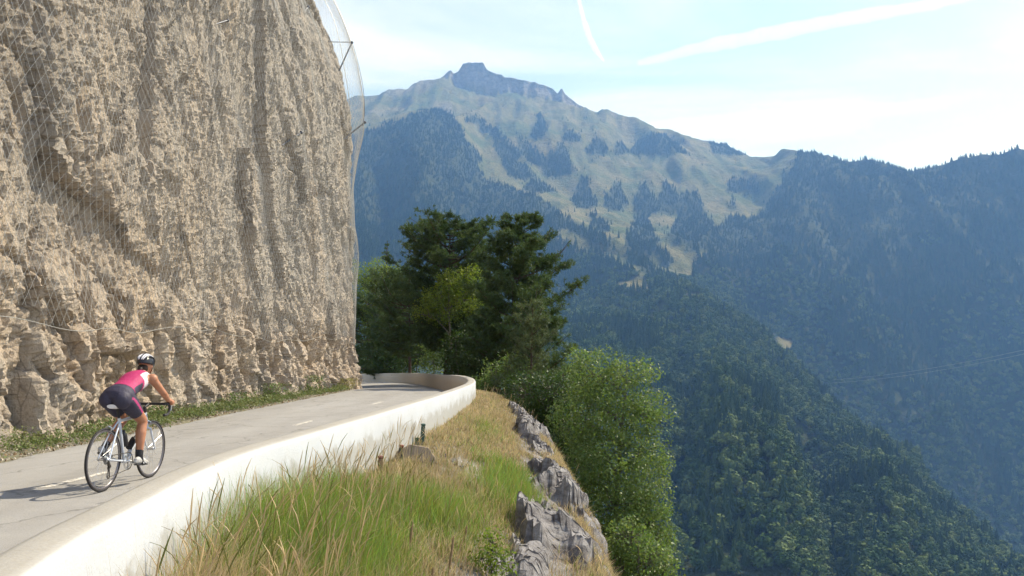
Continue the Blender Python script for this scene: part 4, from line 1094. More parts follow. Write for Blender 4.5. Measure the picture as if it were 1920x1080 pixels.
def leafy_tree(loc, lobes, n_leaf, size, seed, label, leafmat, trunk_top=None, trunk_r=0.1, name='broadleaf_tree', group='trees behind the road bend', cat='tree', fill=0.45, hole=0.1, bark=None, noise_f=1.3):
    """lobes: (dx, dy, z, rx, rz) ellipsoid clumps relative to loc"""
    rg = np.random.default_rng(seed); rn = random.Random(seed)
    root = empty(name, loc); tag(root, label, cat, group)
    Lb = np.array(lobes, float)
    vol = Lb[:, 3] ** 2 * Lb[:, 4]; w = vol ** 0.75; w /= w.sum()
    # twig clusters first, leaves round each twig
    nc = max(20, n_leaf // 26)
    li = rg.choice(len(Lb), nc * 2, p=w)
    d = rg.normal(size=(nc * 2, 3)); d /= np.linalg.norm(d, axis=1)[:, None]
    rr = np.where(rg.random(nc * 2) < fill, rg.random(nc * 2) ** 0.5, rg.uniform(.82, 1.12, nc * 2))
    P = Lb[li, :3] + d * rr[:, None] * Lb[li][:, [3, 3, 4]]
    keep = fbm(P[:, 0] * noise_f, P[:, 1] * noise_f, P[:, 2] * noise_f + seed, 2) > -0.42 + hole * 2
    P = P[keep][:nc]; out = d[keep][:nc]
    trunk_top = trunk_top if trunk_top is not None else float((Lb[:, 2] + Lb[:, 4] * .3).max())
    tm = MB(); tp = [Vector((0.06 * trunk_top * math.sin(q * 2 + seed) * q, 0.05 * trunk_top * math.cos(q * 2.3 + seed) * q, q * trunk_top)) for q in np.linspace(0, 1, 9)]
    tm.tube([Vector((0, 0, -1.2))] + tp, [trunk_r * 1.3] + [trunk_r * (1 - .88 * q) for q in np.linspace(0, 1, 9)], 8)
    lm = MB()
    ends = []
    for l in Lb:
        e = Vector(l[:3]); zt = max(0.25 * trunk_top, min(trunk_top * 0.92, e.z - 0.55 * math.hypot(e.x, e.y) - .2))
        f = zt / trunk_top * 8; i = min(int(f), 7); s = tp[i].lerp(tp[i + 1], f - i)
        mid = s.lerp(e, .5) + Vector((rn.uniform(-.1, .1), rn.uniform(-.1, .1), 0.12 * (e - s).length))
        pts = [s, s.lerp(mid, .5) + Vector((0, 0, .03)), mid, mid.lerp(e, .5), e]
        lm.tube(pts, [trunk_r * k for k in (.42, .34, .26, .18, .1)], 6, cap=False); ends.append((mid, e, l))
    for k in range(0, len(P), max(1, len(P) // 160)):
        q = Vector(P[k]); mid, e, l = min(ends, key=lambda z: (z[1] - q).length)
        s = mid.lerp(e, rn.uniform(.2, .9)); m2 = s.lerp(q, .5) + Vector((0, 0, .06 * (q - s).length))
        lm.tube([s, m2, q], [trunk_r * .12 + .004, trunk_r * .08 + .003, .003], 4, cap=False)
    per = max(1, int(n_leaf / max(1, len(P))))
    cl = 0.75 * size * per ** 0.40 * 0.62
    C = np.repeat(P, per, 0); O = np.repeat(out, per, 0)
    C = C + rg.normal(size=C.shape) * cl * np.array([1, 1, .75])
    Nn = O * .35 + rg.normal(size=C.shape) * .75 + np.array([0.1, -0.1, .55])
    V, F = cards(C, Nn, size * rg.uniform(.6, 1.3, len(C)), 0.62, rg)
    finish_tree(root, tm, lm, V, F, leafmat, bark or M_BARKD, rg, 0.28, 4)
    return root
def tree_base(px, d, default=-4.0):
    a, _ = ray(px, 665); x = a * d
    return Vector((x, d, ground_z(x, d, default)))
def top_z(py, d): return CAM_Z + ray(960, py)[1] * d

dome = lambda t: (0.70 + 0.38 * math.sin(min(1, t * 1.2) * math.pi * .62)) * math.sqrt(max(0.03, 1 - max(0, (t - .45) / .56) ** 2.2))
def put_pine(px, py, d, spread, seed, label, **kw):
    b = tree_base(px, d); return pine_tree(b, top_z(py, d) - b.z, spread, seed, label, **kw)
put_pine(964, 404, 38, 4.0, 11, 'tall pine with layered branches reaching out to the right', start=0.22, bias=(0.16, 0), up=0.30, gap=0.04, dens=1.9, nwh=27, profile=lambda t: (1 - t) ** 0.62 * (0.6 + 0.4 * min(1, t * 5)) + .05)
put_pine(838, 418, 45, 3.1, 12, 'broad round-topped dark pine left of the tall pine', start=0.24, profile=dome, dens=1.35, up=0.22, gap=0.04, nwh=30)
put_pine(896, 452, 49, 2.6, 13, 'dark pine squeezed between the tall pine and the round-topped pine', start=0.18, dens=1.1, up=0.4, gap=0.05)
put_pine(766, 520, 56, 3.0, 14, 'dark shaded pine with bare trunk beside the round-topped pine', start=0.25, profile=dome, dens=1.1, up=0.3, gap=0.05, nwh=22)
put_pine(690, 566, 72, 4.2, 15, 'black shaded pine next to the cliff end behind the far wall', start=0.08, profile=dome, dens=1.0, up=0.25, nwh=20)
put_pine(740, 545, 66, 3.4, 19, 'low dark pine between the cliff end and the bare-trunked pine', start=0.06, profile=dome, dens=1.0, up=0.25, nwh=20)
put_pine(726, 452, 84, 1.7, 16, 'thin pine tip poking up above the bright crown near the cliff', start=0.35, dens=0.8, gap=0.25)
put_pine(885, 590, 44, 1.7, 20, 'added dense dark low pine standing for the shaded lower half of the yellow-green tree', start=0.28, profile=dome, dens=1.3, up=0.25, gap=0.03, nwh=18)  # added pine: its dark crown stands in for shade on the tree behind
put_pine(998, 572, 30, 1.85, 17, 'soft grey-green young pine in front of the tall pine', start=0.08, leafmat=M_NEEDLE_G, dens=1.5, needle=0.15, wd=0.026, up=0.55, gap=0.03, nwh=20, profile=lambda t: (1 - t) ** 0.6 * (0.7 + 0.3 * min(1, t * 5)) + .03)
put_pine(1052, 690, 27, 1.5, 18, 'small dark pine low down beside the young pine', start=0.1, dens=1.3, needle=0.15, wd=0.028, gap=0.05, nwh=14)

def put_leafy(px, d, lobes, n, size, seed, label, mat, base=None, **kw):
    """lobes given as (px, py, half width px, half height px, depth offset m)"""
    b = tree_base(px, d)
    if base is not None: b.z = base
    L = []
    for lx, ly, hw, hh, dy in lobes:
        q = at(lx, ly, d + dy); s = (d + dy) / FPX
        L.append((q.x - b.x, q.y - b.y, q.z - b.z, hw * s, hh * s))
    return leafy_tree(b, L, n, size, seed, label, mat, **kw)
put_leafy(1150, 23, [(1110, 700, 52, 46, 0.4), (1180, 715, 50, 40, 0.0), (1215, 770, 36, 40, 0.2), (1150, 775, 60, 45, -.4), (1090, 790, 55, 50, 0.3), (1205, 850, 46, 48, -.2), (1130, 860, 70, 50, -.6), (1215, 930, 44, 46, 0), (1150, 950, 70, 52, -.3), (1105, 900, 40, 60, .5), (1190, 1020, 62, 50, 0.1), (1130, 1045, 60, 50, .2), (1240, 985, 24, 34, 0)],
          42000, 0.080, 31, 'large bright green leafy tree on the drop beyond the rocky bank', M_LEAF, trunk_r=0.10, hole=0.09, fill=0.4, noise_f=1.7)
put_leafy(1020, 26, [(1040, 740, 44, 46, 0), (985, 735, 40, 34, .3), (1060, 800, 40, 50, .2), (1020, 790, 40, 40, .4), (1075, 860, 30, 50, .3)], 11000, 0.085, 32, 'shaded dark green leafy tree tucked between bank and large leafy tree', M_LEAFD, trunk_r=0.08, hole=0.04)
put_leafy(930, 30, [(925, 705, 26, 22, 0), (955, 690, 26, 22, .3), (905, 722, 16, 14, -.3), (985, 700, 24, 24, .4)], 3600, 0.085, 33, 'glossy leafy bush just past the end of the white wall curve', M_LEAF, trunk_r=0.04, name='bush', cat='bush', group='bushes round the bend', hole=0.05)
put_leafy(712, 72, [(706, 506, 26, 22, 0), (738, 512, 24, 20, .5), (684, 520, 24, 26, 0), (715, 545, 40, 34, .5), (688, 580, 40, 40, 0), (655, 520, 26, 34, 0)], 9000, 0.15, 34, 'sunlit light green tree crown beside the net at the cliff end', M_LEAFY, trunk_r=0.16, hole=0.05)
put_leafy(850, 42, [(878, 514, 20, 17, 0), (846, 530, 26, 20, 0), (816, 562, 26, 20, 0), (792, 588, 16, 13, -.2), (868, 560, 38, 26, .5), (838, 585, 40, 24, .6)], 9000, 0.105, 35, 'leafy tree with sunlit yellow-green top amid the dark pines', M_LEAFY, trunk_r=0.1, hole=0.06)
put_leafy(815, 50, [(815, 650, 18, 20, 0), (812, 680, 22, 18, 0), (838, 672, 14, 16, .2)], 2400, 0.12, 36, 'light green bush standing just behind the far wall', M_LEAF, trunk_r=0.04, name='bush', cat='bush', group='bushes round the bend')
for k, (px, d, py, hw, hh, lab) in enumerate(((690, 75, 660, 50, 45, 'dark leafy bush in shade nearest the cliff end'), (742, 66, 660, 42, 44, 'dark leafy bush in shade behind the far wall below the bare-trunked pine'),
        (880, 46, 668, 36, 40, 'dark leafy bush in shade under the yellow-green tree'), (925, 40, 650, 36, 44, 'dark leafy bush at the foot of the tall pine'), (780, 60, 655, 40, 44, 'dark leafy bush in shade left of the light green bush'), (858, 40.5, 660, 30, 46, 'added dark leafy bush hiding the trunk of the yellow-green tree in place of shade'), (1085, 31, 720, 30, 30, 'leafy bush in half shade right of the young pine'))):  # the bush over the yellow-green tree's trunk is added to stand in for shade
    put_leafy(px, d, [(px - hw * .4, py + 8, hw * .7, hh * .8, 0), (px + hw * .45, py, hw * .7, hh * .85, .4), (px, py - hh * .45, hw * .6, hh * .5, .2), (px, py + hh * .5, hw, hh * .5, 0)], 3200, 0.0028 * d + 0.02, 60 + k, lab, M_LEAFD, trunk_r=0.05, name='bush', cat='bush', group='bushes round the bend', hole=0.0)
put_leafy(1185, 20.5, [(1180, 1010, 40, 34, 0), (1215, 1050, 44, 36, .2), (1150, 1060, 40, 34, .2), (1245, 1085, 30, 30, 0), (1190, 1110, 60, 40, 0)], 7000, 0.085, 38, 'green leafy tree top lowest down under the large leafy tree', M_LEAF, trunk_r=0.08, hole=0.08)
# ================================================================== grass, weeds and small things on the bank
def mat_grass():
    t = NT('grass_blades'); a = t.n('ShaderNodeAttribute', attribute_name='Col')
    b = t.n('ShaderNodeBsdfPrincipled'); t.l(a.outputs['Color'], b.inputs['Base Color']); b.inputs['Roughness'].default_value = 0.5; b.inputs['Specular IOR Level'].default_value = 0.3
    tr = t.n('ShaderNodeBsdfTranslucent'); t.l(a.outputs['Color'], tr.inputs['Color'])
    mx = t.n('ShaderNodeMixShader'); mx.inputs[0].default_value = 0.45
    t.l(b.outputs[0], mx.inputs[1]); t.l(tr.outputs[0], mx.inputs[2]); t.l(mx.outputs[0], t.out.inputs['Surface']); return t.m
M_GRASS = mat_grass()
def blades(P, H, Wd, lean_amt, rg, col, segs=3, bias=(0.0, 0.0)):
    N = len(P)
    an = rg.uniform(0, 6.283, N); ln = rg.normal(size=(N, 2)) * 0.25 * lean_amt[:, None] + np.array(bias) * lean_amt[:, None]
    side = np.stack([np.cos(an), np.sin(an), np.zeros(N)], 1)
    lv = np.zeros((N, 3)); lv[:, :2] = ln
    Vs = []
    for k in range(segs + 1):
        q = k / segs
        c = P + np.array([0, 0, 1.0]) * (H * (q - 0.18 * q * q * np.linalg.norm(ln, axis=1)))[:, None] + lv * (H * q ** 1.8)[:, None]
        if k < segs:
            w = (Wd * (1 - 0.75 * q))[:, None] * 0.5
            Vs += [c - side * w, c + side * w]
        else: Vs.append(c)
    V = np.stack(Vs, 1); m = V.shape[1]
    base = (np.arange(N) * m)[:, None]
    Q = [np.concatenate([base + 2 * k, base + 2 * k + 1, base + 2 * k + 3, base + 2 * k + 2], 1) for k in range(segs - 1)]
    T = np.concatenate([base + 2 * (segs - 1), base + 2 * (segs - 1) + 1, base + 2 * segs], 1)
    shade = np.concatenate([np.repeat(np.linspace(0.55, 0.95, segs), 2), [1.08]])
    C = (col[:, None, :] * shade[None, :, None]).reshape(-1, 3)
    return V.reshape(-1, 3), np.vstack(Q), T, np.clip(C, 0, 1)
# candidate positions on the bank: (station index, offset)
def bank_samples(N, y0, y1, s0f, s1f, rg):
    ok = np.nonzero((bp[:, 1] >= y0) & (bp[:, 1] <= y1))[0]
    i = rg.choice(ok, N); fr = rg.random(N)
    cr = np.interp(bp[i, 1], CR_Y, CR_S)
    s = s0f + (s1f + cr - s0f) * rg.random(N)
    j = np.clip(np.searchsorted(bx, s) - 1, 0, len(bx) - 2); g = (s - bx[j]) / (bx[j + 1] - bx[j]); i = np.minimum(i, len(bp) - 2)
    def bl(A): return (A[i, j] * (1 - fr) + A[i + 1, j] * fr) * (1 - g) + (A[i, j + 1] * (1 - fr) + A[i + 1, j + 1] * fr) * g
    return np.stack([bl(Xb), bl(Yb), bl(Zb)], 1), s, cr, bl(ROCKM), bl(scree), bp[i, 1]
GREEN_SPOTS = [(330, 1000, 2.2, .9, 1.5), (560, 930, 1.2, .8, 1.2), (480, 1040, 1.3, .8, 1.0), (640, 1030, 1.0, .7, 1.0), (800, 935, 1.3, 1.0, 1.3), (945, 890, 1.0, 1.6, 1.1), (985, 925, .8, 1.2, .8), (910, 800, .7, 2.5, .5), (700, 1000, .7, .8, .4)]
spots = []
for px, py, sx, sy, w in GREEN_SPOTS:
    a_, b_ = ray(px, py); d = -CAM_Z / b_
    for _ in range(6):
        z = ground_z(a_ * d, d, -0.3) + 0.15; d = (z - CAM_Z) / b_
    spots.append((a_ * d, d, sx * 0.55, sy * 1.1, w))
def greenness(x, y):
    g = 0.55 * fbm(x * 0.8, y * 0.5, 3.3, 3) - 0.30
    for cx, cy_, sx, sy, w in spots: g = g + w * np.exp(-((x - cx) / sx) ** 2 - ((y - cy_) / sy) ** 2)
    return g
def make_grass():
    rg = np.random.default_rng(55)
    Vs, Qs, Ts, Cs = [], [], [], []; nv = 0
    for (N, y0, y1, wd, hs) in ((46000, 1.8, 6.5, 0.0052, 1.0), (52000, 6.5, 12, 0.0072, 0.95), (36000, 12, 20, 0.011, 0.85), (22000, 20, 34, 0.016, 0.8)):
        P, s, cr, rk, sc, yw_ = bank_samples(N, y0, y1, 0.17, 0.55, rg)
        g = greenness(P[:, 0], P[:, 1])
        clump = fbm(P[:, 0] * 2.6, P[:, 1] * 2.2, 5.0, 2)
        tall = np.exp(-(s / 0.95) ** 2) * sstep(10.5, 6, P[:, 1])
        keep = rg.random(N) < np.clip(0.75 + 0.7 * clump + 0.25 * (g > 0) + 0.5 * tall, 0.08, 1) * (1 - 0.85 * rk) * (1 - 0.85 * sc)
        keep &= (P[:, 1] > 2.4) | (P[:, 0] < -1.0)
        P = P[keep]; s = s[keep]; g = g[keep]; clump = clump[keep]; tall = tall[keep]; M = len(P)
        H = (0.13 + 0.14 * np.clip(g, 0, 1) + 0.40 * tall + 0.09 * clump) * hs * rg.uniform(.55, 1.35, M); H = np.clip(H, 0.06, 0.75)
        dry = rg.random(M) > sstep(-0.30, 0.85, g + rg.normal(size=M) * 0.3)
        gc = np.stack([rg.uniform(.17, .34, M), rg.uniform(.25, .42, M), rg.uniform(.045, .09, M)], 1)
        dc = np.array([0.60, 0.48, 0.28]) * rg.uniform(.6, 1.2, (M, 1)) * np.stack([np.ones(M), rg.uniform(.9, 1.05, M), rg.uniform(.75, 1.1, M)], 1)
        col = np.where(dry[:, None], dc, gc)
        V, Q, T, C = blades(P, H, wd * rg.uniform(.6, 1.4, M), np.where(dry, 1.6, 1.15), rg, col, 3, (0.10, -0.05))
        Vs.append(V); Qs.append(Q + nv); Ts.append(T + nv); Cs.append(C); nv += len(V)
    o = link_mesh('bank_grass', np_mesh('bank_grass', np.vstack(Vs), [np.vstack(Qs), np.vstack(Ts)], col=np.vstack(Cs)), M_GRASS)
    tag(o, 'long green and straw-coloured grass covering the bank', 'grass', kind='stuff')
make_grass()
# dry seed-head grasses rising in front of the white wall
def make_seed_grass():
    rg = np.random.default_rng(66)
    P1, s1, cr1, rk1, _, _ = bank_samples(440, 3.6, 8.5, 0.22, -1.8, rg)
    P2, s2, cr2, rk2, _, _ = bank_samples(210, 8.0, 12, 0.2, -1.5, rg)
    P3, s3, cr3, rk3, _, _ = bank_samples(340, 4.5, 26, 0.4, 0.3, rg)
    P = np.vstack([P1, P2, P3]); rk = np.concatenate([rk1, rk2, rk3]); big = np.concatenate([np.ones(440), np.ones(210) * .8, np.ones(340) * .52])
    k = rk < 0.4; P = P[k]; big = big[k]
    V = []; F = []; C = []; nv = 0
    for p, bg in zip(P, big):
        h = rg.uniform(.45, .88) * bg; ln = rg.normal(size=2) * 0.10 + np.array([0.06, -.02]); curl = rg.uniform(0.0, .25) if rg.random() < .65 else rg.uniform(.25, .6)
        c = np.array([.64, .55, .36]) * rg.uniform(.75, 1.15) if rg.random() < .8 else np.array([.22, .25, .07])
        n_ = 9; q = np.linspace(0, 1, n_)
        pts = np.stack([p[0] + ln[0] * h * q + np.sign(ln[0]) * curl * h * .45 * q ** 4, p[1] + ln[1] * h * q, p[2] + h * (q - curl * .35 * q ** 4)], 1)
        r = np.where(q < .72, .0007 + .0003 * p[1] / 6, 0) + np.where((q >= .72), (.0036 * np.sin(np.clip((q - .68) / .32, 0, 1) * math.pi) ** .7 + .0012) * rg.uniform(.7, 1.3), 0)
        a = rg.uniform(0, 6.28)
        ring = np.stack([pts + r[:, None] * np.array([math.cos(a + t), math.sin(a + t), 0]) for t in (0, 2.09, 4.19)], 1).reshape(-1, 3)
        V.append(ring); b = (np.arange(n_ - 1) * 3)[:, None] + nv
        for t in range(3):
            t2 = (t + 1) % 3; F.append(np.concatenate([b + t, b + t2, b + 3 + t2, b + 3 + t], 1))
        cc = np.tile(c, (n_ * 3, 1)); cc[np.repeat(q, 3) >= .7] *= np.array([1.08, 1.0, .92]); C.append(np.clip(cc, 0, 1)); nv += n_ * 3
    o = link_mesh('seed_grass', np_mesh('seed_grass', np.vstack(V), np.vstack(F), col=np.vstack(C)), M_GRASS)
    tag(o, 'tall dry grass stems with pale seed heads along the wall', 'grass', kind='stuff')
make_seed_grass()

# --- helper: a point on the bank under a photograph pixel
def on_bank(px, py, lift=0.0):
    a_, b_ = ray(px, py); d = 6.0
    for _ in range(25):
        z = ground_z(a_ * d, d, -0.5) + lift; d = 0.5 * d + 0.5 * (z - CAM_Z) / b_
    return Vector((a_ * d, d, ground_z(a_ * d, d, -0.5)))
# --- bare rocks of the outcrop, children of the bank
def rock_mesh(seed, sub=2):
    bm = bmesh.new(); bmesh.ops.create_icosphere(bm, subdivisions=3, radius=0.5)
    V = np.array([v.co[:] for v in bm.verts])
    rg = np.random.default_rng(seed)
    # cut by random planes for flat broken faces
    for _ in range(16):
        n_ = rg.normal(size=3); n_ /= np.linalg.norm(n_); dd = rg.uniform(.16, .40)
        t_ = V @ n_ - dd; V = V - np.where(t_ > 0, t_, 0)[:, None] * n_
    V += 0.055 * np.stack([pn(V[:, 0] * 5 + seed, V[:, 1] * 5, V[:, 2] * 5 + k) for k in range(3)], 1)
    for v, q in zip(bm.verts, V): v.co = q
    me = bpy.data.meshes.new('rock'); bm.to_mesh(me); bm.free()
    me.materials.append(M_ROCK); return me
def mat_rock():
    t = NT('grey_schist'); o = t.obj(); n2 = t.noise(o, 5, 7, 0.75); n3 = t.noise(t.mapping(o, (1, 1, 3)), 3, 5, 0.6, 0.6)
    c = t.mix(t.ramp(n3, [(0.38, 0), (0.62, 1)]), (0.095, 0.082, 0.080), (0.25, 0.232, 0.225)); c = t.mix(t.ramp(n2, [(0.54, 0), (0.7, 0.7)]), c, (0.38, 0.365, 0.355))
    t.bsdf(c, 0.6, bump=n2, bstr=1.0, bdist=0.06, spec=0.4); return t.m
M_ROCK = mat_rock()
rocks = [rock_mesh(300 + k) for k in range(8)]
rr = random.Random(5)
def put_rock(x, y, sx, sy, sz, sink=0.3):
    z = ground_z(x, y)
    o = bpy.data.objects.new('rock', rocks[rr.randrange(8)]); COL.objects.link(o); o.parent = bank
    o.location = (x, y, z + sz * (0.5 - sink) - 0.12 * sz); o.scale = (sx, sy, sz); o.rotation_euler = (rr.uniform(-.5, .5), rr.uniform(-.4, .4), rr.uniform(0, 6.28))
me = np_mesh('outcrop', OUT_V.reshape(-1, 3), grid_faces(*OUT_M.shape), smooth=False); outcrop = link_mesh('outcrop', me, M_ROCK)
tag(outcrop, 'jagged grey rock outcrop running down the edge of the grassy bank', 'rock', kind='structure')
for (px, py, n_, sp, big) in ((800, 850, 26, .45, .14), (770, 860, 10, .25, .16), (845, 800, 14, .5, .13), (880, 868, 16, .4, .13), (700, 985, 12, .25, .07), (830, 1030, 10, .3, .07), (640, 890, 8, .25, .07), (950, 985, 12, .25, .12)):
    c = on_bank(px, py)
    for _ in range(n_):
        b = big * rr.uniform(.35, 1.25); put_rock(c.x + rr.gauss(0, sp), c.y + rr.gauss(0, sp * 1.8), b * rr.uniform(.8, 1.5), b * rr.uniform(.8, 1.5), b * rr.uniform(.5, .9), 0.25)

# --- brown slab leaning on the bank, stakes by the wall
M_SLAB = simple('brown_stone_slab', (0.30, 0.235, 0.175), 0.95, 0, 0.4, 14, bstr=0.9)
c = on_bank(775, 868)
b = MB(); rot = Matrix.Rotation(R(-18), 3, 'X') @ Matrix.Rotation(R(12), 3, 'Z') @ Matrix.Rotation(R(14), 3, 'Y')
vv = [(-.28, 0, -.16), (.27, 0, -.2), (.31, 0, .10), (.16, 0, .24), (-.12, 0, .21), (-.27, 0, .06)]
pts = [Vector((x + rr.uniform(-.01, .01), y, z)) for y in (-.045, .045) for x, _, z in vv]
b.add([rot @ p for p in pts], [[0, 1, 2, 3, 4, 5], [11, 10, 9, 8, 7, 6]] + [[k, (k + 1) % 6, 6 + (k + 1) % 6, 6 + k] for k in range(6)])
o = b.build('stone_slab', M_SLAB, None, smooth=False); o.location = (c.x, c.y, c.z + 0.03)
md = o.modifiers.new('bevel', 'BEVEL'); md.width = 0.015; md.segments = 2
tag(o, 'brown flat stone slab leaning on the bank below the wall stakes', 'stone')
M_STG = simple('green_stake_paint', (0.045, 0.085, 0.065), 0.6); M_STB = simple('weathered_stake_wood', (0.20, 0.135, 0.085), 0.9, 0, 0.3, 25); M_CAP = simple('red_cap', (0.22, 0.075, 0.06), 0.8); M_STD = simple('dark_stake', (0.06, 0.055, 0.05), 0.8)
def stake(yq, h, w, mat, cap, label, tilt):
    i_ = int(np.argmin(np.abs(bp[:, 1] - yq))); c = Vector((bp[i_, 0] + Nb[i_, 0] * .27, bp[i_, 1] + Nb[i_, 1] * .27, 0)); c.z = ground_z(c.x, c.y); root = empty('stake', (c.x, c.y, c.z)); root.rotation_euler = (R(tilt[0]), R(tilt[1]), R(20))
    tag(root, label, 'stake', 'stakes driven in beside the wall')
    b = MB(); b.box((0, 0, h / 2 - .1), (w, w, h + .2)); q = b.build('post', mat, root, False); md = q.modifiers.new('bevel', 'BEVEL'); md.width = w * .12; md.segments = 2
    if cap is not None:
        b = MB(); b.box((0, 0, h + .022), (w * 1.12, w * 1.12, .04)); q = b.build('cap', cap, root, False); md = q.modifiers.new('bevel', 'BEVEL'); md.width = w * .2; md.segments = 2
stake(13.2, 0.30, 0.060, M_STG, M_STG, 'tallest dark green stake standing close to the white wall', (2, 3))
stake(12.9, 0.17, 0.055, M_STG, None, 'short dark green stake right against the tallest stake', (-3, -4))
stake(11.6, 0.20, 0.055, M_STD, M_CAP, 'dark stake with a red top below the white wall', (4, 8))
stake(10.5, 0.20, 0.065, M_STB, M_CAP, 'brown wooden stake with reddish top lowest beside the wall', (-3, 2))

# --- dried mullein stalks
M_STALK = simple('dry_stalk_brown', (0.27, 0.185, 0.10), 0.95, 0, 0.35, 60, bstr=0.8)
STALK = ['tallest dried brown flower stalk, left of the bright green shrub', 'short dried flower stalk furthest left on the bank', 'long dried flower stalk rising from the frame bottom beside the green shrub', 'dried flower stalk just above the bright green shrub', 'stub of dried flower stalk at the frame bottom']
for k, (px, py0, py1, lean_) in enumerate(((762, 1052, 975, .10), (728, 1050, 1008, .12), (838, 1085, 1002, .10), (868, 1022, 980, .12), (806, 1100, 1056, .10))):
    c = on_bank(px, py0); h = (py0 - py1) / FPX * c.y * 1.05
    b = MB(); pts = [(lean_ * h * q * 1.4, 0.01 * math.sin(5 * q), h * q - .05) for q in np.linspace(0, 1, 14)]
    b.tube(pts, [0.006 if q < .35 else (0.0125 + 0.0022 * math.sin(q * 40 + k)) * (1 - max(0, q - .85) * 4) for q in np.linspace(0, 1, 14)], 7)
    o = b.build('dry_stalk', M_STALK); o.location = c
    tag(o, STALK[k], 'plant', 'dried flower stalks on the bank')
# --- little green shrub, small leafy weeds
c = on_bank(922, 1088)
leafy_tree(c, [(0, 0, .30, .10, .10), (-.07, .02, .20, .09, .10), (.09, 0, .17, .10, .10), (.02, .05, .10, .12, .08), (-.02, 0, .38, .05, .06), (.15, 0, .08, .06, .06)], 900, 0.034, 41, 'small bright green leafy shrub on the bank near the frame bottom', M_LEAFY, trunk_r=0.008, name='shrub', group='small plants', cat='shrub', hole=0.0, noise_f=5)
# --- weeds along the cliff foot (uncountable ground cover)
def make_weeds():
    rg = np.random.default_rng(77)
    C = []; Nn = []; S = []; Cc = []
    ys = rg.uniform(6, 40, 900)
    for y in ys:
        i = int(np.argmin(np.abs(road_l[:, 1] - y))); x0 = road_l[i, 0]
        dens = 0.55 + 0.8 * pn(y * .55, 3.1)
        if rg.random() > dens + .25: continue
        x = x0 - 0.12 - abs(rg.normal()) * 0.42
        if x < x0 - 1.25: continue
        r = rg.uniform(.05, .16); h = rg.uniform(.05, .20) * (1 + .5 * (x0 - x)); n_ = int(34 * (r / .1))
        z0 = road_l[i, 2] + 0.03 + 0.16 * (x0 - x)
        c = np.stack([x + rg.normal(size=n_) * r, y + rg.normal(size=n_) * r, z0 + rg.random(n_) * h], 1)
        C.append(c); Nn.append(rg.normal(size=(n_, 3)) + [0.4, -.2, .8]); S.append(rg.uniform(.02, .05, n_) * (1 + y / 40))
        t = rg.random(); col = np.array([.10, .155, .035]) * (1 - t) + np.array([.21, .22, .09]) * t
        Cc.append(np.repeat(col[None] * rg.uniform(.7, 1.3, (n_, 1)), 4, 0))
    # the two bigger bushes and the dry tuft by the cliff corner
    for (y, dx, r, h, n_, col) in ((25.5, .45, .35, .55, 420, (.13, .19, .05)), (30.0, .5, .42, .7, 560, (.10, .17, .04)), (22.5, .6, .22, .4, 200, (.12, .18, .05)), (34.5, .15, .42, .45, 500, (.28, .26, .09)), (35.8, .1, .35, .4, 300, (.34, .29, .12)), (17.8, .6, .25, .35, 260, (.12, .18, .05))):
        i = int(np.argmin(np.abs(road_l[:, 1] - y))); x = road_l[i, 0] - dx
        c = np.stack([x + rg.normal(size=n_) * r * .55, y + rg.normal(size=n_) * r * .8, .05 + rg.random(n_) ** .8 * h], 1)
        C.append(c); Nn.append(rg.normal(size=(n_, 3)) + [0.4, -.2, .6]); S.append(rg.uniform(.04, .085, n_)); Cc.append(np.repeat(np.array(col)[None] * rg.uniform(.7, 1.3, (n_, 1)), 4, 0))
    V, F = cards(np.vstack(C), np.vstack(Nn), np.concatenate(S), 0.55, rg)
    o = link_mesh('verge_weeds', np_mesh('verge_weeds', V, F, smooth=False, col=np.clip(np.vstack(Cc), 0, 1)), M_GRASS)
    tag(o, 'low green weeds and tufts along the foot of the cliff', 'weeds', kind='stuff')
    # stones and dead leaves
    V = []; F = []; nv = 0; cc = []
    C = []; Nn = []; S = []
    for _ in range(2600):
        y = rg.uniform(5, 36); i = int(np.argmin(np.abs(road_l[:, 1] - y))); x = road_l[i, 0] + 0.12 - abs(rg.normal()) * 0.45
        if x < road_l[i, 0] - 1.1: continue
        z = road_l[i, 2] + 0.03 + max(0, 0.16 * (road_l[i, 0] - x)); C.append((x, y, z)); Nn.append(rg.normal(size=3) * .5 + [0, 0, 1]); S.append(rg.uniform(.02, .07))
    N = len(C); C = np.array(C); S = np.array(S)
    V, F = cards(C, np.array(Nn), S, .7, rg)
    top = C + np.stack([rg.normal(size=N) * .1 * S, rg.normal(size=N) * .1 * S, S * rg.uniform(.25, .6, N)], 1)
    nv = len(V); T = np.concatenate([np.stack([F[:, k], F[:, (k + 1) % 4], nv + np.arange(N)], 1) for k in range(4)])
    V = np.vstack([V, top]); col = np.where(rg.random((N, 1)) < .6, np.array([[.40, .35, .28]]), np.array([[.22, .15, .085]])) * rg.uniform(.6, 1.3, (N, 1))
    o = link_mesh('verge_litter', np_mesh('verge_litter', V, T, smooth=False, col=np.clip(np.vstack([np.repeat(col, 4, 0), col]), 0, 1)), M_LITTER)
    tag(o, 'small stones and dead leaves scattered on the verge', 'litter', kind='stuff')
t = NT('stone_and_leaf_litter'); a = t.n('ShaderNodeAttribute', attribute_name='Col'); t.bsdf(a.outputs['Color'], 0.9, spec=0.2); M_LITTER = t.m
make_weeds()

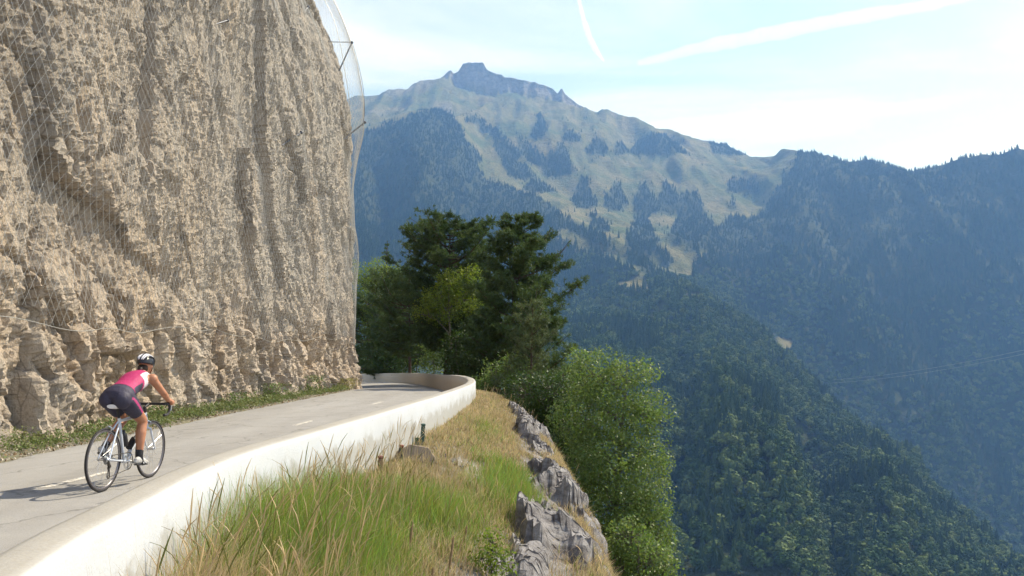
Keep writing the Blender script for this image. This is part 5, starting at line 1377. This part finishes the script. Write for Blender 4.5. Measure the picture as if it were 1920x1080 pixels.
# --- small green notice board behind the far wall
M_SIGN = simple('faded_green_board', (0.16, 0.24, 0.21), 0.6, 0, 0.1, 8); M_POST = simple('grey_post', (0.2, 0.2, 0.19), 0.6, 0.3)
p = at(762, 690, 61); gz = -1.5
root = empty('notice_board', (p.x, p.y, gz)); tag(root, 'small faded green board on posts behind the far wall', 'sign')
b = MB(); b.box((0, 0, p.z - gz), (0.85, .04, .5)); q = b.build('panel', M_SIGN, root, False)
for sx in (-.3, .3):
    b = MB(); b.tube([(sx, .04, -.5), (sx, .04, p.z - gz + .2)], .03, 8); b.build('post', M_POST, root)
# --- power line across the valley
M_LINE = simple('aluminium_cable', (0.55, 0.56, 0.58), 0.4, 0.6)
for k, (y0, y1, lab) in enumerate(((690, 645, 'upper thin power cable crossing in front of the right slope'), (696, 653, 'lower thin power cable crossing in front of the right slope'))):
    a_ = at(1560, y0 + 22, 520); e_ = at(2080, y1 - 28, 330)
    b = MB(); pts = [a_.lerp(e_, q) - Vector((0, 0, 14 * q * (1 - q))) for q in np.linspace(0, 1, 30)]
    b.tube(pts, 0.030, 5); o = b.build('power_cable', M_LINE); tag(o, lab, 'cable', 'power cables')
# --- contrails high above the haze
def contrail(pts, dens, name, label):
    t = NT(name + '_ice'); v = t.n('ShaderNodeVolumePrincipled', Density=dens, Anisotropy=0.3); v.inputs['Color'].default_value = (1, 1, 1, 1); v.inputs['Absorption Color'].default_value = (1, 1, 1, 1)
    t.l(v.outputs[0], t.out.inputs['Volume'])
    P = []; Rr = []
    for px, py, w in pts:
        b_ = ray(px, py)[1]; d = 9000.0 / b_; P.append(at(px, py, d)); Rr.append(w * d / FPX)
    P2 = catmull([tuple(p) for p in P], 8); r2 = catmull([(r, 0) for r in Rr], 8)[:, 0]
    rg = np.random.default_rng(9); r2 = r2 * (1 + .25 * pn(np.arange(len(r2)) * .6, 1.5)); P2[:, 2] += 25 * pn(np.arange(len(r2)) * .5, 3.5)
    b = MB(); b.tube([tuple(p) for p in P2], list(r2), 12); o = b.build('contrail', t.m); tag(o, label, 'contrail', 'contrails in the sky'); return o
contrail([(1060, -80, 3), (1084, -5, 4), (1094, 35, 5), (1106, 72, 6), (1120, 98, 5), (1132, 114, 2)], 0.0040, 'contrail_short', 'short curved white contrail above the mountain')
contrail([(1196, 118, 6), (1240, 108, 10), (1310, 90, 13), (1400, 72, 15), (1520, 48, 15), (1640, 26, 14), (1740, 10, 11), (1830, -8, 8), (1960, -40, 7)], 0.0012, 'contrail_long', 'long broad white contrail rising to the right')
# ================================================================== bicycle and rider (local axes: x right, y forward, z up)
BX, BY = -4.34, 8.62
BZ = road_h(BX, BY + 0.4)
HEAD = Matrix.Rotation(R(-3.5), 4, 'Z')
def T3(u, v, w): return Vector((v, u, w))       # forward, right, up
M_TYRE = simple('black_tyre', (0.022, 0.020, 0.022), 0.75); M_RIM = simple('grey_rim', (0.20, 0.19, 0.21), 0.35, 0.7); M_ALU = simple('polished_alloy', (0.60, 0.61, 0.63), 0.28, 0.9); M_SPOKE = simple('steel_spoke', (0.55, 0.55, 0.56), 0.3, 0.9)
M_FRAME = simple('silver_white_frame', (0.62, 0.66, 0.74), 0.28, 0.25, 0.05); M_BLK = simple('black_plastic', (0.018, 0.018, 0.022), 0.5); M_CHAIN = simple('oily_chain', (0.10, 0.09, 0.085), 0.45, 0.6); M_WHITE = simple('white_vinyl', (0.72, 0.70, 0.72), 0.45, 0, 0.05); M_TAPE = simple('black_bar_tape', (0.03, 0.028, 0.032), 0.7)
bike = empty('bicycle', (BX, BY, BZ)); bike.rotation_euler = (0, 0, R(-3.5))
tag(bike, 'silver-white road bicycle with dropped handlebars ridden up the road', 'bicycle')
WR = 0.335
def wheel(u, rear):
    hub = T3(u, 0, WR)
    w = empty('wheel', hub, bike)
    MB().ring((0, 0, 0), (1, 0, 0), WR - 0.013, 0.013, 72, 10).build('tyre', M_TYRE, w)
    MB().ring((0, 0, 0), (1, 0, 0), WR - 0.033, 0.011, 72, 6, (0.013, 0.0095)).build('rim', M_RIM, w)
    b = MB(); hw = .062 if rear else .045
    b.tube([(-hw, 0, 0), (-hw + .01, 0, 0), (-hw + .012, 0, 0), (hw - .012, 0, 0), (hw - .01, 0, 0), (hw, 0, 0)], [.01, .01, .024, .024, .01, .01] if False else [.009, .021, .013, .013, .021, .009], 12); b.build('hub', M_ALU, w)
    m = MB(); m.tube([(0, 0.018, 0), (0, WR - .045, 0)], .0011, 4); sm = m.mesh('spoke'); sm.materials.append(M_SPOKE)
    for k in range(24):
        o = bpy.data.objects.new('spoke', sm); COL.objects.link(o); o.parent = w
        a = 2 * math.pi * k / 24; sg = 1 if k % 2 else -1
        p0 = Vector((sg * hw * .55, .02 * math.cos(a + sg * (1 if k % 4 < 2 else -1)), .02 * math.sin(a + sg * (1 if k % 4 < 2 else -1)))); p1 = Vector((0, (WR - .043) * math.cos(a), (WR - .043) * math.sin(a)))
        d = p1 - p0; o.rotation_mode = 'QUATERNION'; o.rotation_quaternion = Vector((0, 1, 0)).rotation_difference(d); o.location = p0 - d.normalized() * .018; o.scale = (1, d.length / (WR - .063), 1)
    return w
wr = wheel(0, True); wf = wheel(0.985, False)
BBp = T3(.405, 0, .270); ST = T3(.275, 0, .735); HT = T3(.822, 0, .775); HB = T3(.862, 0, .625)
b = MB()
b.tube([ST + (ST - BBp).normalized() * .02, BBp], .0165, 12); b.tube([ST - Vector((0, 0, .015)), HT - (HT - HB) * .15], .0175, 12); b.tube([BBp, HB + (HT - HB) * .12], .022, 12); b.tube([HB, HT], .021, 12)
b.tube([BBp + Vector((-.04, 0, 0)), BBp + Vector((.04, 0, 0))], .024, 14)
for s in (-1, 1):
    b.tube([BBp + Vector((s * .03, 0, 0)), T3(.2, s * .045, .30), T3(0, s * .064, WR)], [.012, .010, .008], 9); b.tube([ST + Vector((s * .012, 0, -.02)), T3(.12, s * .045, .54), T3(0, s * .064, WR)], [.009, .009, .008], 9)
b.build('frame', M_FRAME, bike)
b = MB(); b.tube([HB, HB + Vector((0, .012, -.04))], .02, 10)
for s in (-1, 1): b.tube([HB + Vector((s * .012, .012, -.03)), HB + Vector((s * .045, .02, -.05)), T3(.915, s * .05, .48), T3(.985, s * .05, WR)], [.014, .013, .011, .008], 9)
b.build('fork', M_FRAME, bike)
SD = T3(.226, 0, .890)
b = MB(); b.tube([ST, SD + Vector((0, 0, -.035))], .0138, 12); b.build('seatpost', M_BLK, bike)
# saddle: broad tail, narrow nose
V = []; us = np.linspace(0, 1, 12); wds = np.interp(us, [0, .12, .3, .5, .75, 1], [.05, .072, .062, .035, .022, .014])
for q, wd in zip(us, wds):
    for a in np.linspace(0, 2 * math.pi, 12, endpoint=False):
        V.append(T3(SD.y - .12 + .27 * q, wd * math.cos(a), SD.z - .012 + .018 * math.sin(a) * (1 if math.sin(a) > 0 else 1.5) + .015 * (1 - q) ** 3))
F = [[i * 12 + k, i * 12 + (k + 1) % 12, (i + 1) * 12 + (k + 1) % 12, (i + 1) * 12 + k] for i in range(11) for k in range(12)] + [list(range(12))[::-1], [132 + k for k in range(12)]]
b = MB(); b.add(V, F); sad = b.build('saddle', M_WHITE, bike)
BAR = T3(.905, 0, .870)
b = MB(); b.tube([HT, HT + (HT - HB).normalized() * .07], .016, 10); b.tube([HT + (HT - HB).normalized() * .06, BAR], .015, 10); b.build('stem', M_BLK, bike)
b = MB()
for s in (-1, 1):
    pts = [BAR, BAR + T3(0, s * .10, 0), BAR + T3(.0, s * .175, 0), BAR + T3(.03, s * .198, -.002), BAR + T3(.075, s * .202, -.012), BAR + T3(.098, s * .203, -.05), BAR + T3(.085, s * .204, -.095), BAR + T3(.045, s * .205, -.125), BAR + T3(-.04, s * .206, -.13)]
    b.tube([tuple(p) for p in catmull([tuple(p) for p in pts], 4)], .0155, 9)
b.build('handlebar', M_TAPE, bike)
for s in (-1, 1):
    b = MB(); b.tube([BAR + T3(.05, s * .202, 0), BAR + T3(.095, s * .203, .012), BAR + T3(.125, s * .203, .04)], [.018, .018, .011], 9); h = b.build('brake_hood', M_BLK, bike)
    b = MB(); b.tube([BAR + T3(.115, s * .203, .01), BAR + T3(.128, s * .206, -.03), BAR + T3(.112, s * .212, -.09)], [.008, .007, .005], 7); b.build('brake_lever', M_ALU, h)
# drivetrain, right side
CA = math.atan2(-.06, .165)
b = MB(); b.ring(BBp + Vector((.048, 0, 0)), (1, 0, 0), .092, .004, 40, 6, (.008, .002)); b.ring(BBp + Vector((.042, 0, 0)), (1, 0, 0), .07, .004, 40, 6, (.006, .002))
for k in range(5):
    a = CA + 2 * math.pi * k / 5; b.tube([BBp + Vector((.048, 0, 0)), BBp + Vector((.048, .088 * math.cos(a), .088 * math.sin(a)))], .007, 6)
b.build('chainring', M_ALU, bike)
for s in (-1, 1):
    a = CA if s > 0 else CA + math.pi; e = Vector((s * .075, .17 * math.cos(a), .17 * math.sin(a))) + BBp
    b = MB(); b.tube([BBp + Vector((s * .04, 0, 0)), BBp + Vector((s * .062, 0, 0)), e], [.017, .014, .010], 9); cr_ = b.build('crank', M_ALU, bike)
    b = MB(); b.tube([e, e + Vector((s * .07, 0, 0))], .006, 8); b.box(e + Vector((s * .05, .005, 0)), (.06, .075, .014)); b.build('pedal', M_BLK, cr_)
b = MB()
for k, r in enumerate((.046, .042, .038, .034, .030, .026)): b.ring(T3(0, .028 + .0045 * k, WR), (1, 0, 0), r, .004, 28, 6, (.006, .0012))
b.build('cassette', M_ALU, bike)
b = MB(); cx = .047
top = [(cx, .405 + .094 * math.cos(a), .27 + .094 * math.sin(a)) for a in np.linspace(1.7, -1.75, 12)]
b.tube([(cx - .008, .0, WR + .036)] + top + [(cx - .008, .05, WR - .19), (cx - .008, .03, WR - .205), (cx - .008, .01, WR - .18), (cx - .008, .035, WR - .09), (cx - .008, .0, WR - .035), (cx - .008, -.036, WR), (cx - .008, .0, WR + .036)], .0045, 6, cap=False); b.build('chain', M_CHAIN, bike)
b = MB(); b.tube([T3(0, .055, WR - .02), T3(.035, .055, WR - .075), T3(.035, .045, WR - .10), T3(.055, .042, WR - .19)], [.012, .014, .009, .006], 8)
b.ring(T3(.032, .040, WR - .09), (1, 0, 0), .018, .004, 20, 6); b.ring(T3(.04, .040, WR - .185), (1, 0, 0), .018, .004, 20, 6); b.build('rear_derailleur', M_CHAIN, bike)
for (u, w, nm) in ((.075, .665, 'rear_brake'), (.90, .655, 'front_brake')):
    b = MB()
    for s in (-1, 1): b.tube([T3(u, 0, w + .015), T3(u, s * .035, w), T3(u, s * .028, w - .035)], [.010, .008, .007], 7)
    b.build(nm, M_ALU, bike)
sd_ = (ST - BBp).normalized(); pb = BBp + sd_ * .17 + Vector((0, .055, 0.0))
b = MB(); b.tube([pb, pb + sd_ * .02, pb + sd_ * .12, pb + sd_ * .14, pb + sd_ * .155, pb + sd_ * .185], [.030, .036, .036, .034, .020, .018], 14); b.build('bottle', M_BLK, bike)
dd_ = (HB - BBp).normalized(); pb = BBp + dd_ * .14 + Vector((0, -.02, .05))
b = MB(); b.tube([pb, pb + dd_ * .14, pb + dd_ * .155, pb + dd_ * .185], [.036, .036, .02, .016], 14); b.build('bottle', M_BLK, bike)

# ------------------------------------------------------------------ rider
def ell_loft(mb, cs, rv, rn, n=20):
    cs = [Vector(c) for c in cs]; V = []
    for i, c in enumerate(cs):
        t = (cs[min(i + 1, len(cs) - 1)] - cs[max(i - 1, 0)]).normalized(); x = Vector((1, 0, 0)); nn = x.cross(t).normalized()
        for k in range(n):
            a = 2 * math.pi * k / n; V.append(c + x * rv[i] * math.cos(a) + nn * rn[i] * math.sin(a))
    F = [[i * n + k, i * n + (k + 1) % n, (i + 1) * n + (k + 1) % n, (i + 1) * n + k] for i in range(len(cs) - 1) for k in range(n)] + [list(range(n))[::-1], [(len(cs) - 1) * n + k for k in range(n)]]
    mb.add(V, F)
JL = {}
for s, knee, ank, ped in ((1, T3(.60, .095, .695), T3(.515, .115, .300), T3(.575, .118, .205)), (-1, T3(.535, -.10, .72), T3(.185, -.115, .425), T3(.24, -.118, .33))):
    JL[s] = dict(hip=T3(.255, s * .085, .948), knee=knee, ank=ank, ped=ped, sh=T3(.645, s * .165, 1.170), el=T3(.785, s * .245, .985), wr=T3(.945, s * .213, .908), hand=T3(1.0, s * .205, .895))
body = MB()
spine = [T3(.135, 0, .938), T3(.165, 0, .963), T3(.23, 0, .99), T3(.31, 0, 1.03), T3(.40, 0, 1.075), T3(.50, 0, 1.12), T3(.58, 0, 1.155), T3(.65, 0, 1.185), T3(.70, 0, 1.207), T3(.725, 0, 1.22)]
ell_loft(body, spine, [.09, .145, .172, .150, .135, .148, .160, .150, .09, .055], [.06, .105, .125, .108, .098, .108, .105, .085, .068, .05])
HC = T3(.80, 0, 1.325)
body.tube([T3(.69, 0, 1.205), T3(.735, 0, 1.25), T3(.775, 0, 1.30)], [.058, .050, .050], 14)
body.ball(HC, (.073, .095, .105), 20, 14); body.ball(HC + T3(.045, 0, -.055), (.055, .055, .06), 14, 10)
body.ball(HC + T3(.100, 0, -.022), (.012, .018, .02), 8, 6); body.ball(HC + T3(.085, 0, -.062), (.025, .014, .010), 8, 6)
for s in (-1, 1): body.ball(HC + T3(-.005, s * .075, -.015), (.008, .017, .028), 8, 6)
for s in (-1, 1):
    j = JL[s]
    body.ball(T3(.19, s * .075, .958), (.095, .105, .10), 16, 10)
    th = j['knee'] - j['hip']
    body.tube([j['hip'] - th * .05, j['hip'] + th * .15, j['hip'] + th * .4, j['hip'] + th * .7, j['hip'] + th * .92, j['knee']], [.096, .098, .086, .068, .058, .056], 16)
    sh = j['ank'] - j['knee']; bk = Vector((0, -.018, 0))
    body.tube([j['knee'], j['knee'] + sh * .12 + bk * .4, j['knee'] + sh * .32 + bk, j['knee'] + sh * .55 + bk * .8, j['knee'] + sh * .82, j['ank']], [.055, .053, .058, .050, .036, .036], 16)
    ft = (j['ped'] - j['ank'])
    body.tube([j['ank'], j['ank'] + ft * .6 + T3(-.01, 0, 0), j['ped'] + T3(.03, 0, .025)], [.036, .036, .028], 12)
    body.ball(j['sh'], (.062, .058, .058), 14, 10)
    up = j['el'] - j['sh']; fo = j['wr'] - j['el']
    body.tube([j['sh'], j['sh'] + up * .3, j['sh'] + up * .7, j['el']], [.052, .046, .040, .037], 14)
    body.tube([j['el'], j['el'] + fo * .28, j['el'] + fo * .7, j['wr']], [.037, .038, .030, .024], 14)
    h = j['hand']
    body.tube([j['wr'], j['wr'].lerp(h, .5) + Vector((0, 0, .006)), h + Vector((0, 0, .006))], [.024, .030, .030], 12)
    # four fingers curl over the hood to the outside and below, the thumb to the inside
    for k, (ln_, off) in enumerate(((.95, .028), (1.05, .010), (1.0, -.008), (.82, -.024))):
        p = h + T3(off, s * .022, .008); body.tube([p + T3(0, -s * .01, .004), p + T3(.004, s * .016, -.006), p + T3(.006, s * .016, -.034 * ln_), p + T3(.004, -s * .004, -.052 * ln_), p + T3(.0, -s * .02, -.05 * ln_)], [.0095, .0092, .0088, .0080, .007], 8)
    p = h + T3(-.012, -s * .02, .004); body.tube([p, p + T3(.018, -s * .016, -.008), p + T3(.036, -s * .016, -.022)], [.011, .0095, .008], 8)
# settle the seated rider: upper body follows the saddle, hands stay on the hoods
me0 = bpy.data.meshes.new('body_parts'); me0.from_pydata([tuple(p) for p in body.v], [], body.f)
bm = bmesh.new(); bm.from_mesh(me0); bmesh.ops.recalc_face_normals(bm, faces=bm.faces); bm.to_mesh(me0); bm.free()
tmp = bpy.data.objects.new('tmp_body', me0); COL.objects.link(tmp)
md = tmp.modifiers.new('r', 'REMESH'); md.mode = 'VOXEL'; md.voxel_size = 0.009
md = tmp.modifiers.new('s', 'SMOOTH'); md.iterations = 5; md.factor = 0.5
dg = bpy.context.evaluated_depsgraph_get(); body_me = bpy.data.meshes.new_from_object(tmp.evaluated_get(dg)); body_me.name = 'person'
bpy.data.objects.remove(tmp); bpy.data.meshes.remove(me0)
body_me.polygons.foreach_set('use_smooth', [True] * len(body_me.polygons))
def mat_skin():
    t = NT('tanned_skin'); o = t.obj(); nz = t.noise(o, 18, 4, 0.6)
    b_ = t.bsdf(t.mix(nz, (0.36, 0.155, 0.085), (0.46, 0.215, 0.125)), 0.5, spec=0.4); b_.inputs['Subsurface Weight'].default_value = 0.0; return t.m
M_SKIN = mat_skin()
body_me.materials.clear(); body_me.materials.append(M_SKIN)
person = bpy.data.objects.new('person', body_me); COL.objects.link(person); person.location = (BX, BY, BZ); person.rotation_euler = (0, 0, R(-3.5))
tag(person, 'rider in pink sleeveless top, dark shorts and helmet leaning on the handlebars', 'person')
# clothing cut from the body surface and pushed outwards
nvb = len(body_me.vertices); BV = np.zeros(nvb * 3, np.float32); body_me.vertices.foreach_get('co', BV); BV = BV.reshape(-1, 3)
BN = np.zeros(nvb * 3, np.float32); body_me.vertices.foreach_get('normal', BN); BN = BN.reshape(-1, 3)
def segd(P, a, b_):
    a = np.array(a); b_ = np.array(b_); d = b_ - a; t = np.clip(((P - a) @ d) / (d @ d), 0, 1); return np.linalg.norm(P - (a + t[:, None] * d), axis=1), t
segs = {}
sp_d = np.full(nvb, 9.0); sp_t = np.zeros(nvb)
for i in range(len(spine) - 1):
    d, t = segd(BV, spine[i], spine[i + 1]); rad = [.13, .15, .15, .13, .12, .125, .12, .10, .06][i]
    q = d / rad; c = q < sp_d; sp_d = np.where(c, q, sp_d); sp_t = np.where(c, i + t, sp_t)
thq = np.full(nvb, 9.0); tht = np.zeros(nvb); armq = np.full(nvb, 9.0); armt = np.zeros(nvb); shinq = np.full(nvb, 9.0); shint = np.zeros(nvb)
for s in (-1, 1):
    j = JL[s]; sidem = BV[:, 0] * s > -0.02
    d, t = segd(BV, j['hip'], j['knee']); q = np.where(sidem, d / .085, 9); c = q < thq; thq = np.where(c, q, thq); tht = np.where(c, t, tht)
    d, t = segd(BV, j['sh'], j['el']); q = np.where(sidem, d / .048, 9); d2, t2 = segd(BV, j['el'], j['wr']); q2 = np.where(sidem, d2 / .036, 9)
    d3, _ = segd(BV, j['wr'], j['hand']); q2 = np.minimum(q2, d3 / .05)
    c = q < armq; armq = np.where(c, q, armq); armt = np.where(c, t, armt); c = q2 < armq; armq = np.where(c, q2, armq); armt = np.where(c, 1 + t2, armt)
    d, t = segd(BV, j['knee'], j['ank']); q = np.where(sidem, d / .05, 9); c = q < shinq; shinq = np.where(c, q, shinq); shint = np.where(c, t, shint)
headm = np.linalg.norm(BV - np.array(HC), axis=1) < 0.125
shd = np.minimum(np.linalg.norm(BV - np.array(JL[1]['sh']), axis=1), np.linalg.norm(BV - np.array(JL[-1]['sh']), axis=1))
armm = ((armq < sp_d) & (armt > 0.02) & (np.abs(BV[:, 0]) > 0.145)) | ((shd < 0.085) & (np.abs(BV[:, 0]) > 0.138))
torso = (sp_d < thq * 1.02) & ~armm & ~headm & (shinq > sp_d)
legs = ~torso & ~armm & ~headm & (thq < shinq * 1.05)
wa = 3.05 + 0.25 * (BV[:, 2] < 1.01)
jer = torso & (sp_t > wa - .25) & (sp_t < 7.75) & ~((sp_t > 6.9) & (np.abs(BV[:, 0]) < .05) & (BN[:, 2] < 0))
sho = (torso & (sp_t <= wa)) | (legs & (tht < 0.60))
def cloth(name, mask, off, mats, idxf=None):
    bm = bmesh.new(); bm.from_mesh(body_me); bm.verts.ensure_lookup_table()
    kill = [f for f in bm.faces if not all(mask[v.index] for v in f.verts)]
    for v in bm.verts: v.co = Vector(BV[v.index]) + Vector(BN[v.index]) * off
    bmesh.ops.delete(bm, geom=kill, context='FACES')
    bm.normal_update()
    if idxf is not None:
        for f in bm.faces:
            c = f.calc_center_median(); f.material_index = idxf(c, f.normal)
    be = [e for e in bm.edges if e.is_boundary]
    r_ = bmesh.ops.extrude_edge_only(bm, edges=be)
    for v in r_['geom']:
        if isinstance(v, bmesh.types.BMVert):
            # fold the hem inwards
            o_ = [e.other_vert(v) for e in v.link_edges if e.other_vert(v).link_faces and not e.is_boundary]
            v.co = v.co - (o_[0].normal if o_ else v.normal) * (off + .003)
    me = bpy.data.meshes.new(name); bm.to_mesh(me); bm.free()
    for m in mats: me.materials.append(m)
    me.polygons.foreach_set('use_smooth', [True] * len(me.polygons))
    o = bpy.data.objects.new(name, me); COL.objects.link(o); o.parent = person; return o
def mat_cloth(name, c):
    t = NT(name); o = t.obj(); n1 = t.noise(o, 9, 3, 0.5); n2 = t.noise(t.mapping(o, (1, 1, 1)), 26, 3, 0.6, 1.0)
    b_ = t.bsdf(t.mix(n1, tuple(k * .85 for k in c), tuple(min(1, k * 1.15) for k in c)), 0.6, bump=n2, bstr=0.5, bdist=0.012, spec=0.3); return t.m
M_PINK = mat_cloth('magenta_jersey', (0.40, 0.028, 0.120)); M_JWHITE = mat_cloth('pale_jersey_panel', (0.66, 0.58, 0.62)); M_NAVY = mat_cloth('navy_lycra', (0.040, 0.036, 0.062)); M_STRIPE = mat_cloth('pink_piping', (0.40, 0.05, 0.16))
def jidx(c, n_):
    ax = abs(c.x)
    if ax > .098 and c.y > .50 and c.z > 1.06: return 1
    if ax > .085 and .30 < c.y < .47 and c.z < 1.075 + (c.y - .3) * .35 and n_.z < .72: return 2
    return 0
cloth('jersey', jer, .007, [M_PINK, M_JWHITE, M_NAVY], jidx)
def sidx(c, n_):
    s = 1 if c.x > 0 else -1; j = JL[s]; a = j['hip']; d = j['knee'] - a; t = (c - a).dot(d) / d.length_squared
    if t < -0.1: return 0
    r_ = (c - (a + d * t)); r_.normalize(); perp = Vector((1, 0, 0)).cross(d.normalized()); an = math.atan2(r_.dot(perp) , r_.x * s)
    return 1 if abs(an) < 0.16 and abs(r_.x) > .3 else 0
cloth('shorts', sho, .005, [M_NAVY, M_STRIPE], sidx)
M_SOCK = mat_cloth('black_sock', (0.02, 0.02, 0.024)); M_SHOE = simple('grey_shoe', (0.42, 0.41, 0.40), 0.5, 0, 0.35, 45); M_SHOEW = simple('white_shoe_trim', (0.70, 0.68, 0.66), 0.45)
soc = (shinq < thq) & (shint > 0.80) & ~torso
cloth('socks', soc, .004, [M_SOCK])['kind'] = 'stuff'
for s in (-1, 1):
    j = JL[s]; f = Vector((0, 1, 0.0)); dn = -0.10 if s > 0 else -0.42
    f = Vector((0, math.cos(dn), math.sin(dn))); upv = Vector((0, -math.sin(dn), math.cos(dn)))
    o_ = j['ped'] + upv * .028
    cs = [o_ + f * q for q in (-.150, -.135, -.10, -.05, .0, .05, .085, .10)]; hts = [.018, .036, .044, .042, .032, .026, .02, .008]; wds = [.018, .030, .034, .034, .041, .043, .032, .012]
    b = MB(); ell_loft(b, [c + upv * (hh - .02) for c, hh in zip(cs, hts)], wds, hts, 16); shoe = b.build('shoe', M_SHOE, person)
    b = MB(); ell_loft(b, [o_ + f * q - upv * .022 for q in (-.148, -.12, -.05, .03, .08, .102)], [.02, .033, .034, .043, .034, .012], [.007] * 6, 12); b.build('sole', M_BLK, shoe)
    b = MB()
    for q in (-.035, .0, .03): b.tube([o_ + f * q + Vector((x * (.042 - abs(q) * .1), 0, 0)) + upv * (.046 - .25 * abs(q) - .055 * abs(x) ** 2.2 + .004) for x in np.linspace(-1, 1, 9)], .006, 6)
    b.build('strap', M_SHOEW, shoe)
# helmet with ribs and vents, straps, hair
M_HELM = simple('glossy_black_helmet', (0.020, 0.020, 0.026), 0.22); M_HELMW = simple('white_helmet_panel', (0.70, 0.68, 0.72), 0.22, 0, 0.04); M_HAIR = simple('dark_hair', (0.030, 0.018, 0.012), 0.55, 0, 0.4, 50)
hc = HC + T3(-.006, 0, .022); tilt = Matrix.Rotation(R(-14), 3, 'X')
b = MB(); V = []; NU, NV = 28, 11
for j_ in range(NV + 1):
    th = (math.pi * .56) * j_ / NV
    for i in range(NU):
        ph = 2 * math.pi * i / NU; back_ = max(0, -math.sin(ph))
        p = Vector((.090 * math.sin(th) * math.cos(ph), (.128 + .008 * back_) * math.sin(th) * math.sin(ph), .098 * math.cos(th) - .012 * back_ * math.sin(th) ** 3))
        V.append(hc + tilt @ p)
F = [[j_ * NU + i, (j_ + 1) * NU + i, (j_ + 1) * NU + (i + 1) % NU, j_ * NU + (i + 1) % NU] for j_ in range(NV) for i in range(NU)]
b.add(V, F); helm = b.build('helmet', M_HELM, person); md = helm.modifiers.new('t', 'SOLIDIFY'); md.thickness = .014; md.offset = -1
for k, x in enumerate((-.070, -.047, -.022, .0, .022, .047, .070)):
    pts = []
    for a in np.linspace(R(18), R(172), 13):
        xx = x * (0.55 + .45 * math.sin(a)); rr_ = math.sqrt(max(.05, 1 - (xx / .093) ** 2))
        pts.append(hc + tilt @ Vector((xx, .134 * rr_ * math.cos(a), .103 * rr_ * math.sin(a) + .002)))
    b = MB(); b.tube(pts, [.004] + [.0085] * 11 + [.005], 7); b.build('helmet_rib', M_HELMW if k in (1, 2, 4, 5) else M_HELM, helm)
b = MB(); b.tube([HC + T3(.0, .074, .01), HC + T3(.02, .068, -.05), HC + T3(.04, .02, -.115), HC + T3(.04, -.02, -.115), HC + T3(.02, -.068, -.05), HC + T3(0, -.074, .01)], .005, 6); b.build('chin_strap', M_BLK, helm)
b = MB(); b.ball(HC + T3(-.062, 0, -.035), (.060, .045, .062), 16, 10); b.tube([HC + T3(-.09, 0, -.02), HC + T3(-.13, .004, -.04), HC + T3(-.145, .006, -.08), HC + T3(-.14, .004, -.12)], [.024, .028, .022, .006], 10); b.build('hair', M_HAIR, person)
